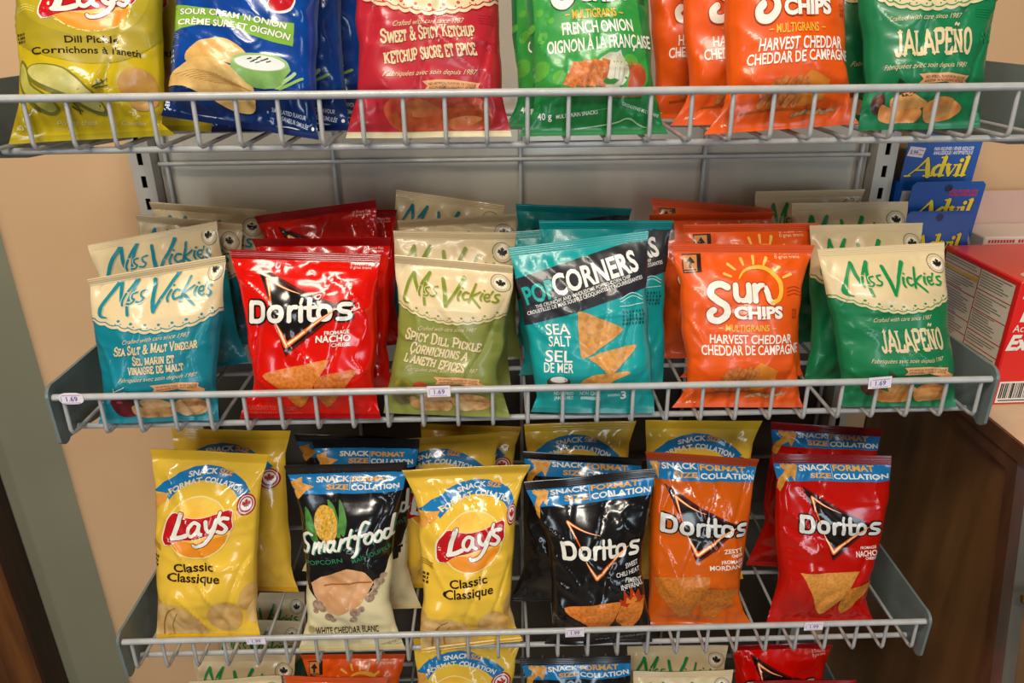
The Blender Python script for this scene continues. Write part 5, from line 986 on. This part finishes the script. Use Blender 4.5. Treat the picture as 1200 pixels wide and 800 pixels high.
# display stand and the three blue boxes
grey_m = mat('grey_stand', '#8b8982', .45, 0, hex2='#838179', nscale=12.)
o = tag(empty('display_stand', (.5, .25, .2322)), 'small grey metal stand carrying three blue pill boxes', 'stand')
b = MB(); b.box((-.043, -.026, 0), (.054, .048, .055)); b.build('base', grey_m, o)
b = MB(); b.prism_x([(-.026, .056), (-.026, .142), (-.012, .160), (.048, .175), (.048, .056)], .0425, .0455); b.build('side_plate', grey_m, o)
blue_m = mat('blue_carton', '#0a4a9a', .35, hex2='#0b52a4', nscale=2., coat=.3)
YEL, INK = '#f2cf1c', '#14213f'
def pill_box(x0, x1, y, z0, z1, tilt, hole, label, sticker, red):
    o = tag(empty('pill_box', ((x0 + x1) / 2, y, z0)), label, 'box', 'blue pill boxes')
    hw = (x1 - x0) / 2; h = z1 - z0; b = MB(); ms = [blue_m]
    sk = lambda z: tilt * z
    # header card with a tapered foot, then the box behind it
    v = []; 
    for yy in (0, .0012):
        for x, z in ((-hw * .9, 0), (hw * .9, 0), (hw, h * .25), (hw, h - .004), (hw - .004, h), (-hw + .004, h), (-hw, h - .004), (-hw, h * .25)): v.append((x + sk(z), yy, z))
    b.add(v, [tuple(range(8)), tuple(range(15, 7, -1))] + [(i, i + 8, (i + 1) % 8 + 8, (i + 1) % 8) for i in range(8)], 0)
    b.box((-hw * .88, .0014, .0), (hw * .88, .021, h * .72))
    f = Flat(176, 2000 * h)
    if sticker: f.tx('PAIN RELIEVER / FEVER REDUCER', (64, 43), (158, 43), 8, '#e9e6f0', 2, .02, .1); f.tx('ANALGÉSIQUE / ANTIPYRÉTIQUE', (64, 53), (158, 53), 8, '#e9e6f0', 2, .02, .1)
    yb_ = 104 if sticker else (88 if red else 102); sx = lambda p: (14 + p[0] * 140, yb_ - p[1] * 42)
    G = [([(.0, 0), (.16, .45), (.30, 1.0)], [.05, .06, .1]), ([(.30, 1.0), (.36, .5), (.42, 0)], [.12, .2, .2]), ([(.12, .34), (.36, .34)], [.06, .06]), ([(-.05, .01), (.06, .01)], [.07, .07]), ([(.33, .01), (.50, .01)], [.07, .07]),
         ([(.66, .56), (.57, .62), (.50, .42), (.50, .16), (.56, .03), (.64, .1)], [.08, .12, .16, .16, .12, .06]), ([(.66, 1.05), (.66, .5), (.66, .03)], [.17, .17, .17]), ([(.58, 1.05), (.66, 1.05)], [.07, .1]), ([(.66, .02), (.74, .02)], [.1, .07]),
         ([(.76, .62), (.80, .3), (.84, 0)], [.16, .18, .1]), ([(.84, 0), (.89, .3), (.92, .60)], [.1, .06, .06]), ([(.70, .63), (.82, .63)], [.06, .06]), ([(.88, .62), (.95, .62)], [.06, .06]),
         ([(1.0, .60), (1.0, .02)], [.16, .16]), ([(.95, .61), (1.0, .61)], [.07, .07]), ([(.95, .02), (1.05, .02)], [.07, .07]), ([(1.12, 1.05), (1.12, .02)], [.16, .16]), ([(1.07, 1.05), (1.12, 1.05)], [.07, .07]), ([(1.07, .02), (1.18, .02)], [.07, .07])]
    for off, c, ly, g in ((1.2, INK, 2, 1.8), (0, YEL, 3, 0)):
        for P, wd in G: f.st([(sx((p[0] / 1.18, p[1]))[0] + off + p[1] * 5, sx(p)[1] + off) for p in P], np.array(wd) * 58 + g, c, ly, 0)
        f.disc((sx((1.0 / 1.18, .82))[0] + 5 + off, sx((0, .88))[1] + off), 5 + g / 2, 5 + g / 2, c, ly, n=14)
    if hole: f.disc((88, 15), 8, 8.5, '#0a1a3c', 2); f.ring((88, 15), 9, 1.2, '#0b327c', 1)
    if red: f.tx('Extra strength relief', (92, 24), (160, 26), 8, '#c8305c', 2, .03); f.tx('Soulagement puissant', (92, 33), (160, 35), 8, '#c8305c', 2, .03)
    f.poly([(12, 140), (164, 140), (164, 168), (12, 168)], '#e9e6e0', 1)
    if sticker:
        f.poly([(6, 32), (44, 37), (40, 60), (2, 55)], '#ead9dc', 3); f.tx('5.99', (8, 50), (26, 52), 9, '#4a3f8c', 4, .02); f.st([(28, 41), (40, 43)], 2, '#b45a78', 4, 0); f.st([(28, 51), (38, 53)], 2, '#b45a78', 4, 0)
    f.onto(b, ms, (-hw + .0, 0, 0), (2 * hw, 0, 0), (0, 0, h))
    # the lettering leans with the card
    nb = len(v) + 8
    b.v = [((x + sk(z), y_, z) if i >= nb else (x, y_, z)) for i, (x, y_, z) in enumerate(b.v)]
    b.build('carton', ms, o)
pill_box(.461, .551, .270, .2874, .500, .05, False, 'blue pill box with price sticker at top left, rearmost of the three', True, False)
pill_box(.4645, .5535, .2475, .2874, .445, .06, True, 'blue pill box with pink line of print, between the two other blue boxes', False, True)
pill_box(.459, .539, .225, .2874, .415, .02, True, 'blue pill box with round hang hole, frontmost and lowest of the three', False, False)

# white carton beside them
o = tag(empty('white_carton', (.64, .26, .2322)), 'white carton with raised back flap and red print behind the red carton', 'box')
wm = mat('white_card', '#d9c8b8', .55, hex2='#d3c0b0', nscale=4.)
b = MB(); ms = [wm]; b.box((-.078, -.035, 0), (.08, .028, .150), 0, .0015); f = Flat(300, 280)
for k in range(12): f.st([(10 + k * 7, 10), (15 + k * 7, 10)], 7, '#b8202c', 1, 0, rnd=False) if k != 9 else None
f.tx('2', (104, 13), (110, 13), 10, '#b8202c', 1); f.st([(90, 34), (120, 34)], 4, '#c05a5c', 1, 0); f.st([(110, 52), (150, 52)], 6, '#8a2028', 1, 0, rnd=False)
f.onto(b, ms, (-.078, -.035, 0), (.158, 0, 0), (0, 0, .150)); b.build('carton', ms, o)
b = MB(); b.box((-.076, .0285, .09), (.08, .031, .192)); b.build('back_flap', mat('pink_white_card', '#c9a79a', .5, hex2='#c29e92', nscale=4.), o)

# ------------------------------------------------------------------ price stickers on the rails
pap = mat('sticker_paper', '#e6dde6', .6)
def sticker(x, shelf, w_, h_, oval, rot, price, label):
    o = tag(empty('price_sticker', (x, -.0040, ZR[shelf] + .0005)), label, 'price sticker', 'price stickers on the shelf rails')
    b = MB(); ms = [pap]; n = 20
    if oval: pts = [(math.copysign(abs(math.cos(a)) ** .6, math.cos(a)) * w_ / 2, math.copysign(abs(math.sin(a)) ** .8, math.sin(a)) * h_ / 2) for a in np.linspace(0, 2 * math.pi, n, endpoint=False)]
    else: pts = [(-w_ / 2, -h_ / 2), (w_ / 2, -h_ / 2), (w_ / 2, h_ / 2), (-w_ / 2, h_ / 2)]
    n = len(pts); b.add([(x_, 0, z_) for x_, z_ in pts] + [(x_, .0005, z_) for x_, z_ in pts], [tuple(range(n)), tuple(range(2 * n - 1, n - 1, -1))] + [(i, i + n, (i + 1) % n + n, (i + 1) % n) for i in range(n)], 0)
    f = Flat(200, 100); f.tx(price, (60, 72), (150, 72), 40, '#6a5a9c', 1, .01); f.st([(18, 30), (18, 74)], 5, '#9a8ab4', 1, 0); f.st([(30, 20), (180, 20)], 6, '#c9a0b4', 1, 0); f.st([(30, 86), (170, 86)], 5, '#b8a8c8', 1, 0)
    f.onto(b, ms, (-w_ / 2, 0, -h_ / 2), (w_, 0, 0), (0, 0, h_)); b.build('label', ms, o); o.rotation_euler = (0, math.radians(rot), 0)
sticker(-.431, 2, .023, .012, True, 0, '1.69', 'rounded white price sticker at the left end of the middle rail')
sticker(-.085, 2, .022, .0115, False, -1, '1.69', 'white price sticker on the rail below the pale green pickle bag')
sticker(.339, 2, .022, .012, False, -4, '1.69', 'white price sticker on the rail below the jalapeno bag')
sticker(-.302, 3, .021, .010, False, 0, '1.99', 'white price sticker on the lower rail below the leftmost yellow bag')
sticker(.052, 3, .021, .0125, False, -1, '1.99', 'white price sticker on the lower rail below the black tortilla bag')
sticker(.321, 3, .021, .011, False, -1, '1.99', 'white price sticker on the lower rail below the red nacho bag')
